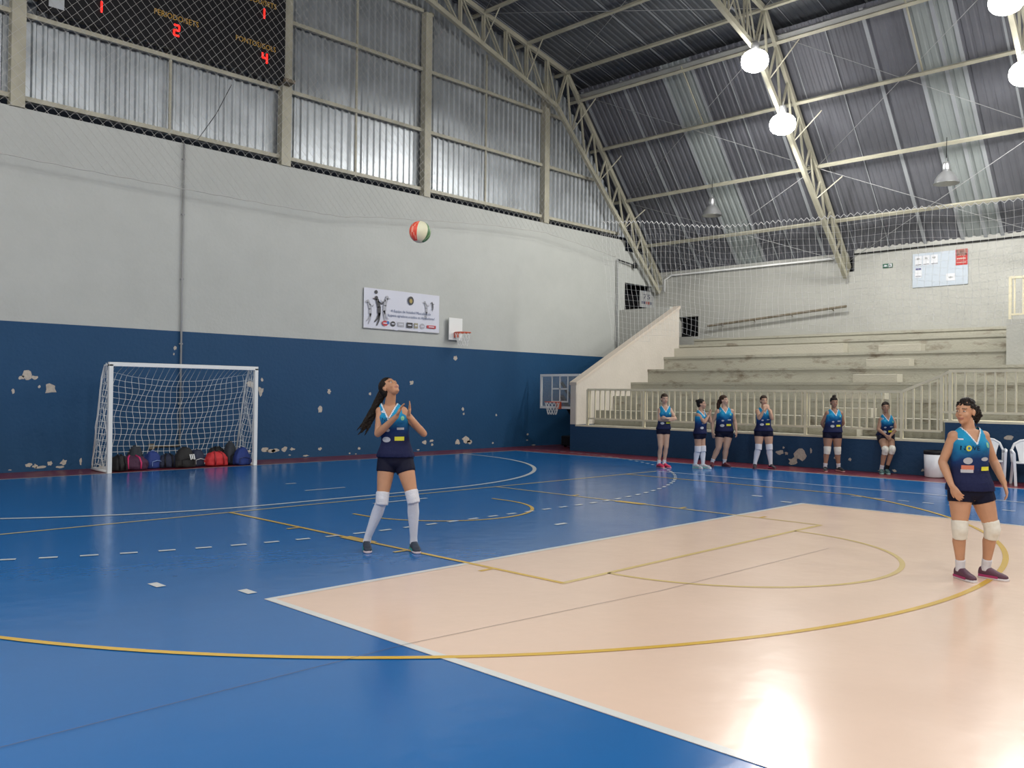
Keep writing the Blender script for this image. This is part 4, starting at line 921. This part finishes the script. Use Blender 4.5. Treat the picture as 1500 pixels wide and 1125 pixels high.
def person(name, loc, J, W, face, lab, group=None, skin='tan', skin_c=(.40, .21, .125), hair_c=(.018, .013, .011), hair='pony', hairpts=None, socks='knee', pads=False, shoe=((.03, .04, .05), (.6, .6, .6), (.02, .25, .22)), headup=(0, 0, 1), hem=None, shortz=None, voxel=.0065, curl=.5, palm=None, thumb=(1, -1), neckline=.11, k=1.0, prints=None, handopen=None, numbers=None):
    root = tag(empty(name, (loc[0], loc[1], 0), -YAW), lab, 'person', group)
    J = {a: Vector(b) for a, b in J.items()}
    hipw, waw, chw = W[:3]; fat = W[3] if len(W) > 3 else 1.0
    ms = skin_mat(skin, skin_c); mh = hair_mat(name+skin+hair, hair_c)
    sm = (J['sha']+J['shb'])/2; lh = (J['hib']-J['hia']); lh.z *= .3; lh.normalize(); ls = (J['shb']-J['sha']); ls.z *= .5; ls.normalize()
    def dep(l): d = l.cross(V3(0, 0, 1)); return d.normalized()
    hs = (J['shb']-J['sha']).length/2
    hwid = (J['hib']-J['hia']).length/2
    S = []
    def ring(c, l, rx, ry, pw=.9): S.append((c, l, dep(l), rx, ry, pw))
    P, Wt, C, Nk = J['pel'], J['wai'], J['cha'], J['neck']
    lm = (lh+ls).normalized()
    ring(P+V3(0, 0, -.095), lh, hipw*.62, .062*fat); ring(P+V3(0, 0, -.05), lh, hipw*.93, .105*fat); ring(P+V3(0, .012, .01), lh, hipw, .125*fat); ring(P.lerp(Wt, .35), lh, hipw*.93, .115*fat)
    ring(P.lerp(Wt, .7), lm, (hipw*.3+waw*.7), .095*fat); ring(Wt, lm, waw, .088*fat); ring(Wt.lerp(C, .45), lm, waw*.6+chw*.4, .094*fat)
    ring(C+V3(0, 0, -.03), ls, chw, .108*fat); ring(C+V3(0, 0, .03), ls, chw*1.03, .108*fat); ring(C.lerp(sm, .55), ls, chw*1.02, .095*fat)
    top = sm.copy(); ring(top+V3(0, 0, -.015), ls, hs*.98, .070); ring(top.lerp(Nk, .5)+V3(0, 0, .012), ls, hs*.62, .058); ring(Nk+V3(0, 0, .005), ls, .060, .054)
    B = Shell(); B.loft(S, 24)
    fr = dep(ls)
    for sg in (-1, 1): B.ell(C+ls*(sg*chw*.48)+fr*(.070*fat)+V3(0, 0, .0), (.055*fat, .050*fat, .055*fat))
    # neck and head
    f = Vector(face).normalized(); u = Vector(headup); u = (u-f*u.dot(f)).normalized(); l = f.cross(u)*-1
    H = J['head']; q = 1.0*k
    def hp(a, b, c): return H+(l*a+f*b+u*c)*q
    ax = Matrix((l, f, u)).transposed()
    B.chain([Nk+V3(0, .005, -.05), Nk.lerp(hp(0, -.02, -.06), .5), hp(0, -.015, -.05)], [.060, .052, .050])
    def he(a, b, c, rx, ry, rz, n=14): B.ell(hp(a, b, c), (rx*q, ry*q, rz*q), ax, n)
    he(0, -.012, .028, .073, .092, .085, 18); he(0, .028, -.025, .058, .062, .078, 16); he(0, .034, -.074, .042, .046, .036); he(0, .066, -.096, .018, .017, .016)
    he(0, .082, .012, .009, .012, .03, 10); he(0, .099, -.020, .014, .013, .011, 10); he(.009, .094, -.024, .008, .009, .007, 8); he(-.009, .094, -.024, .008, .009, .007, 8)
    for sg in (-1, 1):
        he(sg*.034, .058, -.030, .024, .024, .026, 10); he(sg*.030, .076, .024, .022, .010, .008, 8); he(sg*.074, -.006, -.012, .009, .019, .030, 10); he(sg*.078, -.012, -.002, .008, .015, .020, 8)
    he(0, .085, -.055, .022, .009, .0055, 10); he(0, .083, -.065, .019, .009, .006, 10)
    # arms and hands
    for sd, sg in (('a', -1), ('b', 1)):
        s0, e0, w0, h0 = J['sh'+sd], J['el'+sd], J['wr'+sd], J['ha'+sd]
        s1 = s0+ls*(-sg*.028)+V3(0, 0, -.02)
        B.ell(s1+ls*(sg*.006), (.052*fat, .050*fat, .050*fat))
        B.chain([s1, s1.lerp(e0, .3), s1.lerp(e0, .75), e0], [.050*fat, .048*fat, .040*fat, .037*fat])
        B.chain([e0, e0.lerp(w0, .25), e0.lerp(w0, .7), w0], [.037*fat, .040*fat, .031, .025])
        d = (h0-w0).normalized(); pn = Vector(palm[0 if sg < 0 else 1]) if palm else V3(-sg*.6, -.3, 0)
        pn = (pn-d*pn.dot(d)).normalized(); t = d.cross(pn).normalized()
        hk = .95*k; cr_ = curl
        B.loft([(w0-d*.02, t, pn, .024, .021, 1), (w0+d*.02*hk, t, pn, .028, .018, .9), (w0+d*.055*hk, t, pn, .038*hk, .015, .85), (w0+d*.09*hk, t, pn, .040*hk, .013, .85), (w0+d*.098*hk, t, pn, .036*hk, .010, .9)], 16)
        op = handopen if handopen is not None else .06
        for i, (off, ln) in enumerate(((-.031, .066), (-.0105, .076), (.0105, .072), (.030, .056))):
            b0 = w0+d*.088*hk+t*off*hk; dirv = (d+t*(off*op*40*.3)).normalized(); p = [b0]; a = cr_*(.45+.1*i)
            for sgm, fr_ in enumerate((.45, .32, .26)):
                dd = (dirv*math.cos(a*(sgm+.5))+pn*math.sin(a*(sgm+.5))).normalized(); p.append(p[-1]+dd*ln*fr_*hk)
            B.chain(p, [.0092*hk, .0088*hk, .0080*hk, .0068*hk], 8)
        ts = thumb[0 if sg < 0 else 1]; b0 = w0+d*.03*hk+t*(ts*.024*hk); dd = (d*.72+t*ts*.62+pn*.22).normalized(); d2 = (d*.95+t*ts*.25+pn*.2).normalized()
        B.chain([b0, b0+dd*.032*hk, b0+dd*.032*hk+d2*.028*hk, b0+dd*.032*hk+d2*.048*hk], [.014*hk, .011*hk, .010*hk, .008*hk], 8)
    # legs and ankles
    fdirs = {}
    for sd, sg in (('a', -1), ('b', 1)):
        h0, k0, a0, t0 = J['hi'+sd], J['kn'+sd], J['an'+sd], J['to'+sd]
        tr = (hipw*.52)
        h1 = P+lh*(sg*(hipw-tr-.002))+V3(0, 0, -.02)
        th = h1.lerp(k0, .22)
        B.chain([h1, th, h1.lerp(k0, .55), h1.lerp(k0, .85), k0], [tr, tr*.97, tr*.82, .062*fat, .055*fat], 18)
        cd_ = (a0-k0).normalized(); bk = V3(0, .018, 0)
        B.chain([k0, k0.lerp(a0, .12)+bk*.3, k0.lerp(a0, .32)+bk, k0.lerp(a0, .62)+bk*.4, k0.lerp(a0, .9), a0], [.053*fat, .050*fat, .056*fat, .043*fat, .033*fat, .034], 16)
        fd = (t0-a0); fd.z = 0; fd.normalize(); fdirs[sd] = fd
        g0 = V3(a0.x, a0.y, 0)
        B.chain([g0+fd*-.015+V3(0, 0, .045), g0+fd*.06+V3(0, 0, .045), g0+fd*.12+V3(0, 0, .035)], [.028, .028, .022], 10)
    body = B.build('body', [ms, m_lip, mat('eyebrow_'+skin, tuple(c*.35 for c in skin_c), .6)], root, voxel, 4)
    inv = ax.transposed()
    def asg(c, nrm):
        v = inv @ ((c-H)/q)
        if v.y > .05 and abs(v.x) < .025 and -.071 < v.z < -.050: return 1
        if v.y > .055 and .012 < abs(v.x) < .046 and .020+.10*abs(abs(v.x)-.028) < v.z+.0 < .031: return 2
        return 0
    cut(body, None, asg)
    for sg in (-1, 1):
        bm = bmesh.new(); g = bmesh.ops.create_uvsphere(bm, u_segments=12, v_segments=8, radius=1)
        bmesh.ops.transform(bm, matrix=Matrix.Translation(hp(sg*.029, .0755, .004)) @ ax.to_4x4() @ Matrix.Diagonal((.0125*q, .009*q, .0058*q, 1)), verts=g['verts'])
        g = bmesh.ops.create_uvsphere(bm, u_segments=10, v_segments=6, radius=1)
        bmesh.ops.transform(bm, matrix=Matrix.Translation(hp(sg*.029, .0805, .004)) @ ax.to_4x4() @ Matrix.Diagonal((.0066*q, .0065*q, .0056*q, 1)), verts=g['verts'])
        for ff in bm.faces:
            if ff in [x for v in g['verts'] for x in v.link_faces]: ff.material_index = 1
        finish('eye', bm, [m_eye, m_iris], root, True)
    # jersey
    hem = hem or P.z+.03
    def T(z, infl):
        """ring of the torso at height z"""
        for a, b in zip(S, S[1:]):
            if a[0].z <= z <= b[0].z:
                t = (z-a[0].z)/max(1e-6, b[0].z-a[0].z); return (a[0].lerp(b[0], t), a[1].lerp(b[1], t).normalized(), a[2].lerp(b[2], t).normalized(), a[3]+(b[3]-a[3])*t+infl, a[4]+(b[4]-a[4])*t+infl, .95)
    G = Shell(); rg = []
    zt = sm.z+.035
    for i in range(15):
        z = hem+(zt-hem)*i/14; r = T(z, .0)
        if r is None: continue
        u_ = i/14; rx = r[3]+(.014 if u_ < .8 else .011); ry = r[4]+.015
        if z > C.z+.05: rx = min(rx, max(hs*.84, .07)+.012)
        if u_ < .35: ry += .012*(1-u_/.35); rx += .010*(1-u_/.35)
        rg.append((r[0], r[1], r[2], rx, ry, .92))
    G.loft(rg, 28)
    for sg in (-1, 1):
        G.ell(C+ls*(sg*chw*.46)+fr*(.073*fat), (.062*fat, .054*fat, .062*fat))
        G.chain([sm+ls*(sg*hs*.66)+V3(0, 0, -.03), Nk+ls*(sg*.062)+V3(0, .0, -.012)], [.056, .045], 12)
    jm = jersey_mat(Wt.z+.0, C.z+.06)
    js = G.build('jersey', [jm, m_trim], root, .0075, 3)
    zv = Nk.z-neckline; ap = 0.066/neckline
    def vd(c, z_): r = c-Nk; return abs(r.dot(ls))-ap*(c.z-z_)
    def front(c): return (c-Nk).dot(fr) > -.01
    def kill(c):
        if front(c): return c.z > zv and vd(c, zv) < 0
        return c.z > Nk.z-.035 and abs((c-Nk).dot(ls)) < .062
    def ja(c, nrm):
        if front(c) and c.z > zv-.03 and 0 <= vd(c, zv) < .013 and c.z > zv-.022: return 1
        if not front(c) and c.z > Nk.z-.045 and abs((c-Nk).dot(ls)) < .076: return 1
        return 0
    cut(js, kill, ja)
    # prints on the chest: small patches laid onto the cloth
    tree = BVHTree.FromPolygons([v.co for v in js.data.vertices], [tuple(p.vertices) for p in js.data.polygons])
    def drape(nm, Vv, Ff, m, u0, z0):
        out = []; lift = .004
        for (a, b) in Vv:
            o_ = C+ls*(u0+a)+V3(0, 0, z0+b)+fr*.5
            h = tree.ray_cast(o_, -fr); 
            if h[0] is None: return
            out.append(tuple(h[0]+fr*lift))
        me = bpy.data.meshes.new(nm); me.from_pydata(out, [], Ff); me.materials.append(m); o = bpy.data.objects.new(nm, me); COL.objects.link(o); o.parent = js
    def patch(nm, m, u0, z0, w_, h_, shape='rect'):
        nx, ny = 8, 4; Vv = []; Ff = []
        if shape == 'rect':
            for j in range(ny+1):
                for i in range(nx+1): Vv.append((-w_/2+w_*i/nx, -h_/2+h_*j/ny))
            for j in range(ny):
                for i in range(nx): a = j*(nx+1)+i; Ff.append((a, a+1, a+nx+2, a+nx+1))
        else:
            Vv = [(0, 0)]+[(w_/2*math.cos(2*PI*i/14), h_/2*math.sin(2*PI*i/14)) for i in range(14)]; Ff = [(0, 1+i, 1+(i+1) % 14) for i in range(14)]
        drape(nm, Vv, Ff, m, u0, z0)
    def word(s_, m, u0, z0, w_, size):
        V_, F_ = text_verts(s_, size); k_ = w_/max(1e-6, max(v[0] for v in V_)-min(v[0] for v in V_)); drape('lettering', [(v[0]*k_, v[1]) for v in V_], F_, m, u0, z0)
    for it in (prints or []):
        if it[0] == 'w': word(*it[1:])
        else: patch('logo', *it)
    # shorts
    K = Shell(); sz = shortz if shortz is not None else P.z-.11
    rg = []
    for i in range(7):
        z = P.z-.088+(hem+.05-(P.z-.088))*i/6; r = T(z, .009)
        if r: rg.append(r)
    K.loft(rg, 24)
    for sd, sg in (('a', -1), ('b', 1)):
        k0 = J['kn'+sd]; tr = hipw*.52; h1 = P+lh*(sg*(hipw-tr-.002))+V3(0, 0, -.02)
        t_ = min(.8, max(.15, (h1.z-sz)/max(.05, (h1.z-k0.z)))) if abs(h1.z-k0.z) > .15 else .4
        K.chain([h1+(h1-k0)*.05, h1, h1.lerp(k0, t_*.6), h1.lerp(k0, t_)], [tr*.7, tr+.009, tr*.97+.010, tr*(.97-.2*t_)+.013], 18, round_=False)
    K.build('shorts', m_short, root, .008, 3)
    # socks, pads, shoes
    for sd, sg in (('a', -1), ('b', 1)):
        k0, a0, fd = J['kn'+sd], J['an'+sd], fdirs[sd]
        side = V3(fd.y, -fd.x, 0); g0 = V3(a0.x, a0.y, 0); bk = V3(0, .018, 0)
        skm = m_sock if not (isinstance(socks, str) and socks == 'mixed' and sd == 'b') else m_black
        Q = Shell()
        if socks == 'knee':
            hl = (J['hi'+sd]-k0).normalized()
            Q.chain([a0+V3(0, 0, -.03), k0.lerp(a0, .9), k0.lerp(a0, .62)+bk*.4, k0.lerp(a0, .32)+bk, k0.lerp(a0, .12)+bk*.3, k0, k0+hl*.075], [.041, .039*fat, .049*fat, .062*fat, .058*fat, .064*fat, .068*fat], 16, round_=False)
            Q.build('sock', skm, root, .008, 3)
            Q = Shell(); Q.ell(k0+V3(0, -.022, .005), (.055*fat, .05, .07)); Q.chain([k0-hl*.05, k0+hl*.085], [.067*fat, .071*fat], 16, round_=False); Q.build('knee_pad', m_sock, root, .008, 4)
        else:
            Q.chain([a0+V3(0, 0, -.03), k0.lerp(a0, .93), k0.lerp(a0, .78)], [.041, .040, .044*fat], 14, round_=False); Q.build('sock', skm, root, .008, 2)
        if pads:
            hl = (J['hi'+sd]-k0).normalized(); Q = Shell(); Q.chain([k0+(a0-k0).normalized()*.09, k0, k0+hl*.075], [.060*fat, .068*fat, .073*fat], 16, round_=False); Q.ell(k0+V3(0, -.025, 0), (.05*fat, .05, .07))
            Q.build('knee_pad', m_pad, root, .008, 4)
        up_ = V3(0, 0, 1); Q = Shell(); rr = []
        for s_, hw_, ht in ((-.062, .020, .055), (-.050, .031, .088), (-.02, .035, .100), (.02, .037, .100), (.06, .039, .082), (.10, .042, .062), (.14, .042, .052), (.170, .034, .042), (.188, .018, .034)):
            rr.append((g0+fd*s_+up_*(ht/2+.014), side, up_, hw_, ht/2, .75))
        Q.loft(rr, 16); sh = Q.build('shoe', mat('shoe_%s' % name+skin+sd, shoe[0], .6), root, .007, 2)
        Q = Shell(); rr = []
        for s_, hw_ in ((-.066, .018), (-.055, .034), (-.02, .038), (.04, .038), (.09, .044), (.14, .045), (.175, .036), (.195, .018)): rr.append((g0+fd*s_+up_*.014, side, up_, hw_, .013, .6))
        Q.loft(rr, 16); Q.build('sole', mat('sole_%s' % name+skin, shoe[1], .6), sh, .006, 1)
        bm = bmesh.new()
        for i in range(4):
            s_ = .035+.022*i; ht = .104-.95*(s_-.02)*.42; bar(bm, g0+fd*s_+side*-.024+up_*(ht-.004), g0+fd*s_+side*.024+up_*(ht-.004), .007, .010)
        bar(bm, g0+fd*-.05+side*.0355+up_*.03, g0+fd*.12+side*.0425+up_*.03, .005, .020); bar(bm, g0+fd*-.05-side*.0355+up_*.03, g0+fd*.12-side*.0425+up_*.03, .005, .020)
        finish('lace', bm, mat('lace_%s' % name+skin, shoe[2], .6), sh)
    # hair
    A = Shell()
    A.ell(hp(0, -.022, .037), (.0800*q, .0980*q, .0905*q), ax, 20); A.ell(hp(0, -.050, -.012), (.070*q, .062*q, .070*q), ax, 14)
    if hair == 'bun':
        c = hp(*hairpts); A.ell(c, (.036, .036, .032)); A.ell(c+V3(.012, 0, .008), (.024, .022, .026)); A.ell(c+V3(-.014, .0, -.004), (.022, .024, .022))
    elif hairpts:
        rs = hairpts[1]; A.chain([hp(0, -.085, .02)]+[Vector(p) for p in hairpts[0]], [.035]+rs, 12, flat=.75)
        rnd = random.Random(len(name)); P_ = [Vector(p) for p in hairpts[0]]
        for j in range(9):
            off = V3(rnd.uniform(-1, 1), rnd.uniform(-1, 1), rnd.uniform(-1, 1))*.022
            A.chain([P_[0]+off*.3]+[p+off*(1+.5*i)+V3(rnd.uniform(-1, 1), 0, rnd.uniform(-1, 1))*.008 for i, p in enumerate(P_[1:])], [.013]+[.012 if i < len(P_)-2 else .006 for i in range(len(P_)-1)], 7)
    if hair == 'curly':
        rnd = random.Random(5)
        for j in range(46):
            v_ = Vector((rnd.gauss(0, 1), rnd.gauss(0, 1), rnd.gauss(0, 1))).normalized(); A.ell(hp(0, -.128, -.012)+Vector((v_.x*.052, v_.y*.05, v_.z*.068)), rnd.uniform(.010, .019), None, 8)
    ho = A.build('hair', mh, root, .006, 2)
    bm = bmesh.new(); bm.from_mesh(ho.data)
    for v in bm.verts: v.co += v.normal*(noise.noise(v.co*45)*(.011 if hair == 'curly' else .004))
    bm.to_mesh(ho.data); bm.free()
    cut(ho, lambda c: (lambda v: v.y > .035 and v.z < .055 or (v.y > .012 and v.z < .02) or (v.z < -.03 and v.y > -.01 and abs(v.x) < .09))(inv @ ((c-H)/q)) and (c-H).length < .14*q)
    return root

m_tealb = mat('blue_print_dot', (.02, .16, .34), .6)
VL = 'players waiting by the blue wall'
PR = [('rect',)]
def prints(full=True, txt=False, s=1.0, yel=True):
    L = []
    if yel: L.append((m_yel, .065*s, -.185*s, .095*s, .040*s, 'rect'))
    L.append((m_grey, -.065*s, -.195*s, .085*s, .055*s, 'oval'))
    L.append((m_grey, -.055*s, -.10*s, .05*s, .035*s, 'oval')); L.append((m_grey, .075*s, -.085*s, .07*s, .022*s, 'rect'))
    L.append((m_tealp, .095*s, .02*s, .034*s, .045*s, 'oval'))
    return L
person('person', (5.48, 7.03), dict(head=(-.035,-.01,1.655),neck=(-.039,.025,1.475),cha=(.010,0,1.330),wai=(.030,0,1.115),pel=(.030,.01,.93),sha=(-.150,.005,1.435),shb=(.118,.02,1.440),
    ela=(-.138,-.09,1.190),elb=(.318,-.04,1.195),wra=(.070,-.245,1.375),wrb=(.188,-.255,1.372),haa=(.135,-.285,1.50),hab=(.210,-.29,1.50),
    hia=(-.067,0,.94),hib=(.120,0,.942),kna=(-.088,-.07,.525),knb=(.222,-.08,.545),ana=(-.255,.03,.105),anb=(.224,.03,.100),toa=(-.205,-.16,.04),tob=(.290,-.16,.036)),
    (.178, .128, .140, .97), (.52, -.42, .62), 'woman in blue volleyball jersey and white knee socks looking up with raised hands', skin='tan', skin_c=(.47, .24, .135), hair_c=(.020, .014, .010),
    hairpts=([(-.115, .03, 1.60), (-.165, .05, 1.50), (-.22, .06, 1.38), (-.275, .06, 1.28), (-.325, .05, 1.205)], [.045, .046, .042, .034, .014]), socks='knee', shoe=((.02, .03, .05), (.55, .45, .47), (.02, .30, .27)),
    headup=(-.35, .25, .9), hem=.955, shortz=.80, palm=((.9, -.1, -.25), (-.9, -.2, -.2)), thumb=(-1, 1), curl=.22, neckline=.125,
    prints=prints()+[('w', 'NOVE', m_short, -.045, .005, .13, .05), (m_trim, -.10, .085, .05, .025, 'oval')])
person('person', (8.45, 2.5), dict(head=(-.055,0,1.497),neck=(-.012,.01,1.335),cha=(-.016,0,1.180),wai=(-.018,0,.975),pel=(-.004,0,.80),sha=(-.180,0,1.296),shb=(.132,0,1.300),
    ela=(-.238,.04,1.041),elb=(.232,.06,1.060),wra=(-.218,-.09,.845),wrb=(.285,-.02,.862),haa=(-.185,-.15,.755),hab=(.305,-.05,.745),
    hia=(-.10,0,.80),hib=(.10,0,.80),kna=(-.117,-.04,.455),knb=(.172,-.04,.455),ana=(-.085,.01,.100),anb=(.165,.05,.100),toa=(-.055,-.16,.043),tob=(.255,-.07,.03)),
    (.190, .150, .150, 1.0), (-.80, -.58, .0), 'woman in blue jersey and white knee pads standing on the peach court looking left', skin='tanned', skin_c=(.50, .27, .16), hair_c=(.016, .011, .010),
    hair='curly', hairpts=([(.045, .03, 1.52), (.075, .04, 1.46), (.07, .04, 1.41)], [.045, .045, .02]), socks='ankle', pads=True, shoe=((.09, .035, .06), (.62, .60, .62), (.35, .03, .13)), hem=.795, shortz=.69, palm=((.75, .5, 0), (-.7, .5, 0)), thumb=(-1, 1), curl=.75,
    prints=[(m_yel, .095, -.185, .085, .035, 'rect'), (m_grey, -.065, -.115, .075, .06, 'oval'), (m_grey, .085, -.10, .075, .035, 'oval'), (m_oran, -.065, -.175, .10, .04, 'rect'), (m_grey, -.07, -.205, .10, .03, 'rect'), (m_tealp, .105, .025, .036, .05, 'oval'),
            (m_yel, -.068, -.004, .050, .052, 'oval'), (m_tealb, -.068, -.003, .024, .026, 'oval'), ('w', 'N', m_short, -.112, -.004, .030, .055), ('w', 'VE', m_short, -.003, -.004, .065, .055), (m_trim, -.115, .075, .035, .012, 'rect')])
def bench(loc, J, W, face, lab, **kw): person('person', loc, J, W, face, lab, 'players waiting by the blue wall', voxel=.0085, **kw)
bench((16.2, 11.05), dict(head=(-.019,0,1.525),neck=(-.007,0,1.360),cha=(-.015,0,1.186),wai=(-.030,0,.985),pel=(-.042,0,.83),sha=(-.150,0,1.300),shb=(.130,0,1.308),ela=(-.150,-.06,1.062),elb=(.215,-.06,1.085),
    wra=(.060,-.185,1.055),wrb=(-.010,-.225,1.100),haa=(.155,-.165,1.085),hab=(-.10,-.19,1.10),hia=(-.11,0,.84),hib=(.03,0,.84),kna=(-.105,-.03,.455),knb=(.018,-.03,.455),ana=(-.130,.02,.10),anb=(-.010,.03,.10),toa=(-.071,-.10,.013),tob=(.079,-.08,.014)),
    (.150, .122, .135, .92), (.15, -.97, -.05), 'woman with crossed arms, white ankle socks and bright pink shoes by the blue wall', skin='fair', skin_c=(.50, .32, .23), hair_c=(.05, .03, .018), hairpts=([(-.02, .12, 1.55), (-.02, .12, 1.47)], [.03, .02]), socks='ankle', shoe=((.55, .03, .09), (.60, .25, .30), (.06, .02, .04)), shortz=.745, palm=((0, .9, .2), (0, .9, .2)), prints=prints())
bench((16.72, 10.38), dict(head=(-.065,-.01,1.422),neck=(-.083,0,1.275),cha=(-.066,0,1.100),wai=(-.079,.01,.90),pel=(-.092,.02,.74),sha=(-.165,-.06,1.207),shb=(.030,.07,1.225),ela=(-.032,-.165,1.025),elb=(.125,-.04,1.035),
    wra=(.075,-.10,1.175),wrb=(.110,-.06,1.175),haa=(.105,-.07,1.265),hab=(.125,-.06,1.265),hia=(-.14,-.05,.74),hib=(-.03,.05,.735),kna=(-.145,-.03,.42),knb=(-.020,.02,.42),ana=(-.185,.03,.095),anb=(-.015,.02,.095),toa=(-.085,-.08,.018),tob=(.106,-.06,.005)),
    (.155, .135, .135, 1.02), (.86, -.35, .05), 'short woman with a dark bun and white knee socks clasping her hands', k=.97, skin='medium', skin_c=(.42, .25, .17), hair='bun', hairpts=(0, -.10, .075), socks='knee', shoe=((.40, .42, .45), (.6, .6, .6), (.10, .40, .36)), shortz=.655, palm=((.9, .3, 0), (-.9, -.3, 0)), prints=prints(yel=False))
bench((17.48, 10.46), dict(head=(.105,0,1.507),neck=(.114,0,1.337),cha=(.115,0,1.165),wai=(.116,0,.93),pel=(.112,0,.775),sha=(-.055,0,1.270),shb=(.300,0,1.280),ela=(-.145,.04,1.020),elb=(.365,.05,1.030),
    wra=(-.160,-.04,.79),wrb=(.385,-.03,.81),haa=(-.150,-.07,.69),hab=(.380,-.06,.71),hia=(.01,0,.75),hib=(.21,0,.753),kna=(-.020,-.03,.43),knb=(.155,-.03,.43),ana=(-.150,.02,.098),anb=(.130,.02,.098),toa=(-.18,-.13,.019),tob=(.205,-.10,.010)),
    (.205, .175, .175, 1.18), (.72, -.62, .05), 'broad woman with long brown hair, bare legs and dark maroon shoes', skin='pale', skin_c=(.50, .32, .23), hair_c=(.055, .028, .018), hairpts=([(.03, .09, 1.50), (.0, .08, 1.42), (-.005, .07, 1.35), (-.005, .05, 1.29)], [.05, .05, .042, .02]), socks='ankle', shoe=((.10, .015, .025), (.10, .02, .03), (.04, .01, .02)), shortz=.665, palm=((.7, .5, 0), (-.7, .5, 0)), prints=prints(s=1.15)+[('w', '17', m_trim, -.12, .10, .05, .06)])
bench((17.79, 9.54), dict(head=(.014,0,1.512),neck=(.016,0,1.350),cha=(.010,0,1.180),wai=(.012,0,.96),pel=(.015,0,.81),sha=(-.140,0,1.298),shb=(.168,0,1.298),ela=(-.135,-.16,1.120),elb=(.150,-.16,1.120),
    wra=(-.045,-.225,1.310),wrb=(.065,-.225,1.310),haa=(-.015,-.185,1.42),hab=(.040,-.185,1.42),hia=(-.09,0,.80),hib=(.12,0,.80),kna=(-.105,-.03,.468),knb=(.135,-.03,.470),ana=(-.170,.02,.10),anb=(.185,.02,.10),toa=(-.205,-.13,.016),tob=(.225,-.11,.012)),
    (.205, .145, .150, 1.08), (.05, -.99, -.03), 'woman covering her mouth with both hands, wearing white knee socks', skin='light', skin_c=(.50, .30, .20), hair_c=(.04, .022, .014), hairpts=([(.0, .12, 1.54), (.0, .12, 1.45)], [.035, .02]), socks='knee', shoe=((.03, .02, .03), (.12, .05, .07), (.60, .05, .16)), shortz=.715, palm=((.3, .9, .2), (-.3, .9, .2)), thumb=(-1, 1), curl=.5, prints=prints())
bench((18.36, 8.21), dict(head=(.033,0,1.495),neck=(.034,0,1.335),cha=(.030,0,1.180),wai=(.020,0,.975),pel=(.005,0,.82),sha=(-.128,0,1.280),shb=(.198,0,1.285),ela=(-.185,.10,1.045),elb=(.275,.10,1.045),
    wra=(-.075,.19,.88),wrb=(.150,.19,.88),haa=(.01,.19,.84),hab=(.07,.21,.84),hia=(-.10,0,.80),hib=(.10,0,.80),kna=(-.114,-.03,.468),knb=(.108,-.03,.460),ana=(-.141,.02,.10),anb=(.150,.02,.10),toa=(-.180,-.14,.011),tob=(.195,-.12,.020)),
    (.200, .165, .155, 1.08), (-.05, -.99, -.10), 'woman with a top bun, white knee pads and hands behind her back', skin='brown', skin_c=(.33, .18, .115), hair='bun', hairpts=(0, -.01, .135), socks='ankle', pads=True, shoe=((.015, .015, .02), (.5, .25, .25), (.45, .2, .2)), shortz=.715, palm=((0, -.9, 0), (0, -.9, 0)), prints=prints())
bench((18.91, 7.43), dict(head=(.118,-.06,1.405),neck=(.150,-.03,1.235),cha=(.152,-.02,1.075),wai=(.158,.02,.90),pel=(.160,.03,.80),sha=(.010,-.03,1.165),shb=(.305,-.03,1.170),ela=(-.035,-.06,.935),elb=(.350,-.06,.940),
    wra=(.045,-.24,.815),wrb=(.150,-.25,.81),haa=(.09,-.31,.745),hab=(.11,-.32,.74),hia=(.07,0,.78),hib=(.24,0,.78),kna=(-.015,-.38,.50),knb=(.130,-.38,.515),ana=(-.050,-.27,.10),anb=(.060,-.27,.10),toa=(-.11,-.44,.044),tob=(.03,-.46,.047)),
    (.180, .145, .145, 1.0), (-.25, -.95, -.05), 'woman perched on the blue wall ledge with hands between her knees', k=.98, skin='olive', skin_c=(.38, .22, .145), hair_c=(.025, .015, .012), hairpts=([(.16, .06, 1.40), (.185, .05, 1.33)], [.028, .014]), socks='mixed', pads=True, shoe=((.05, .12, .12), (.35, .5, .5), (.15, .40, .38)), hem=.80, shortz=.68, palm=((.6, .6, 0), (-.6, .6, 0)), prints=prints()+[('w', '7', m_trim, -.10, .08, .03, .06)])
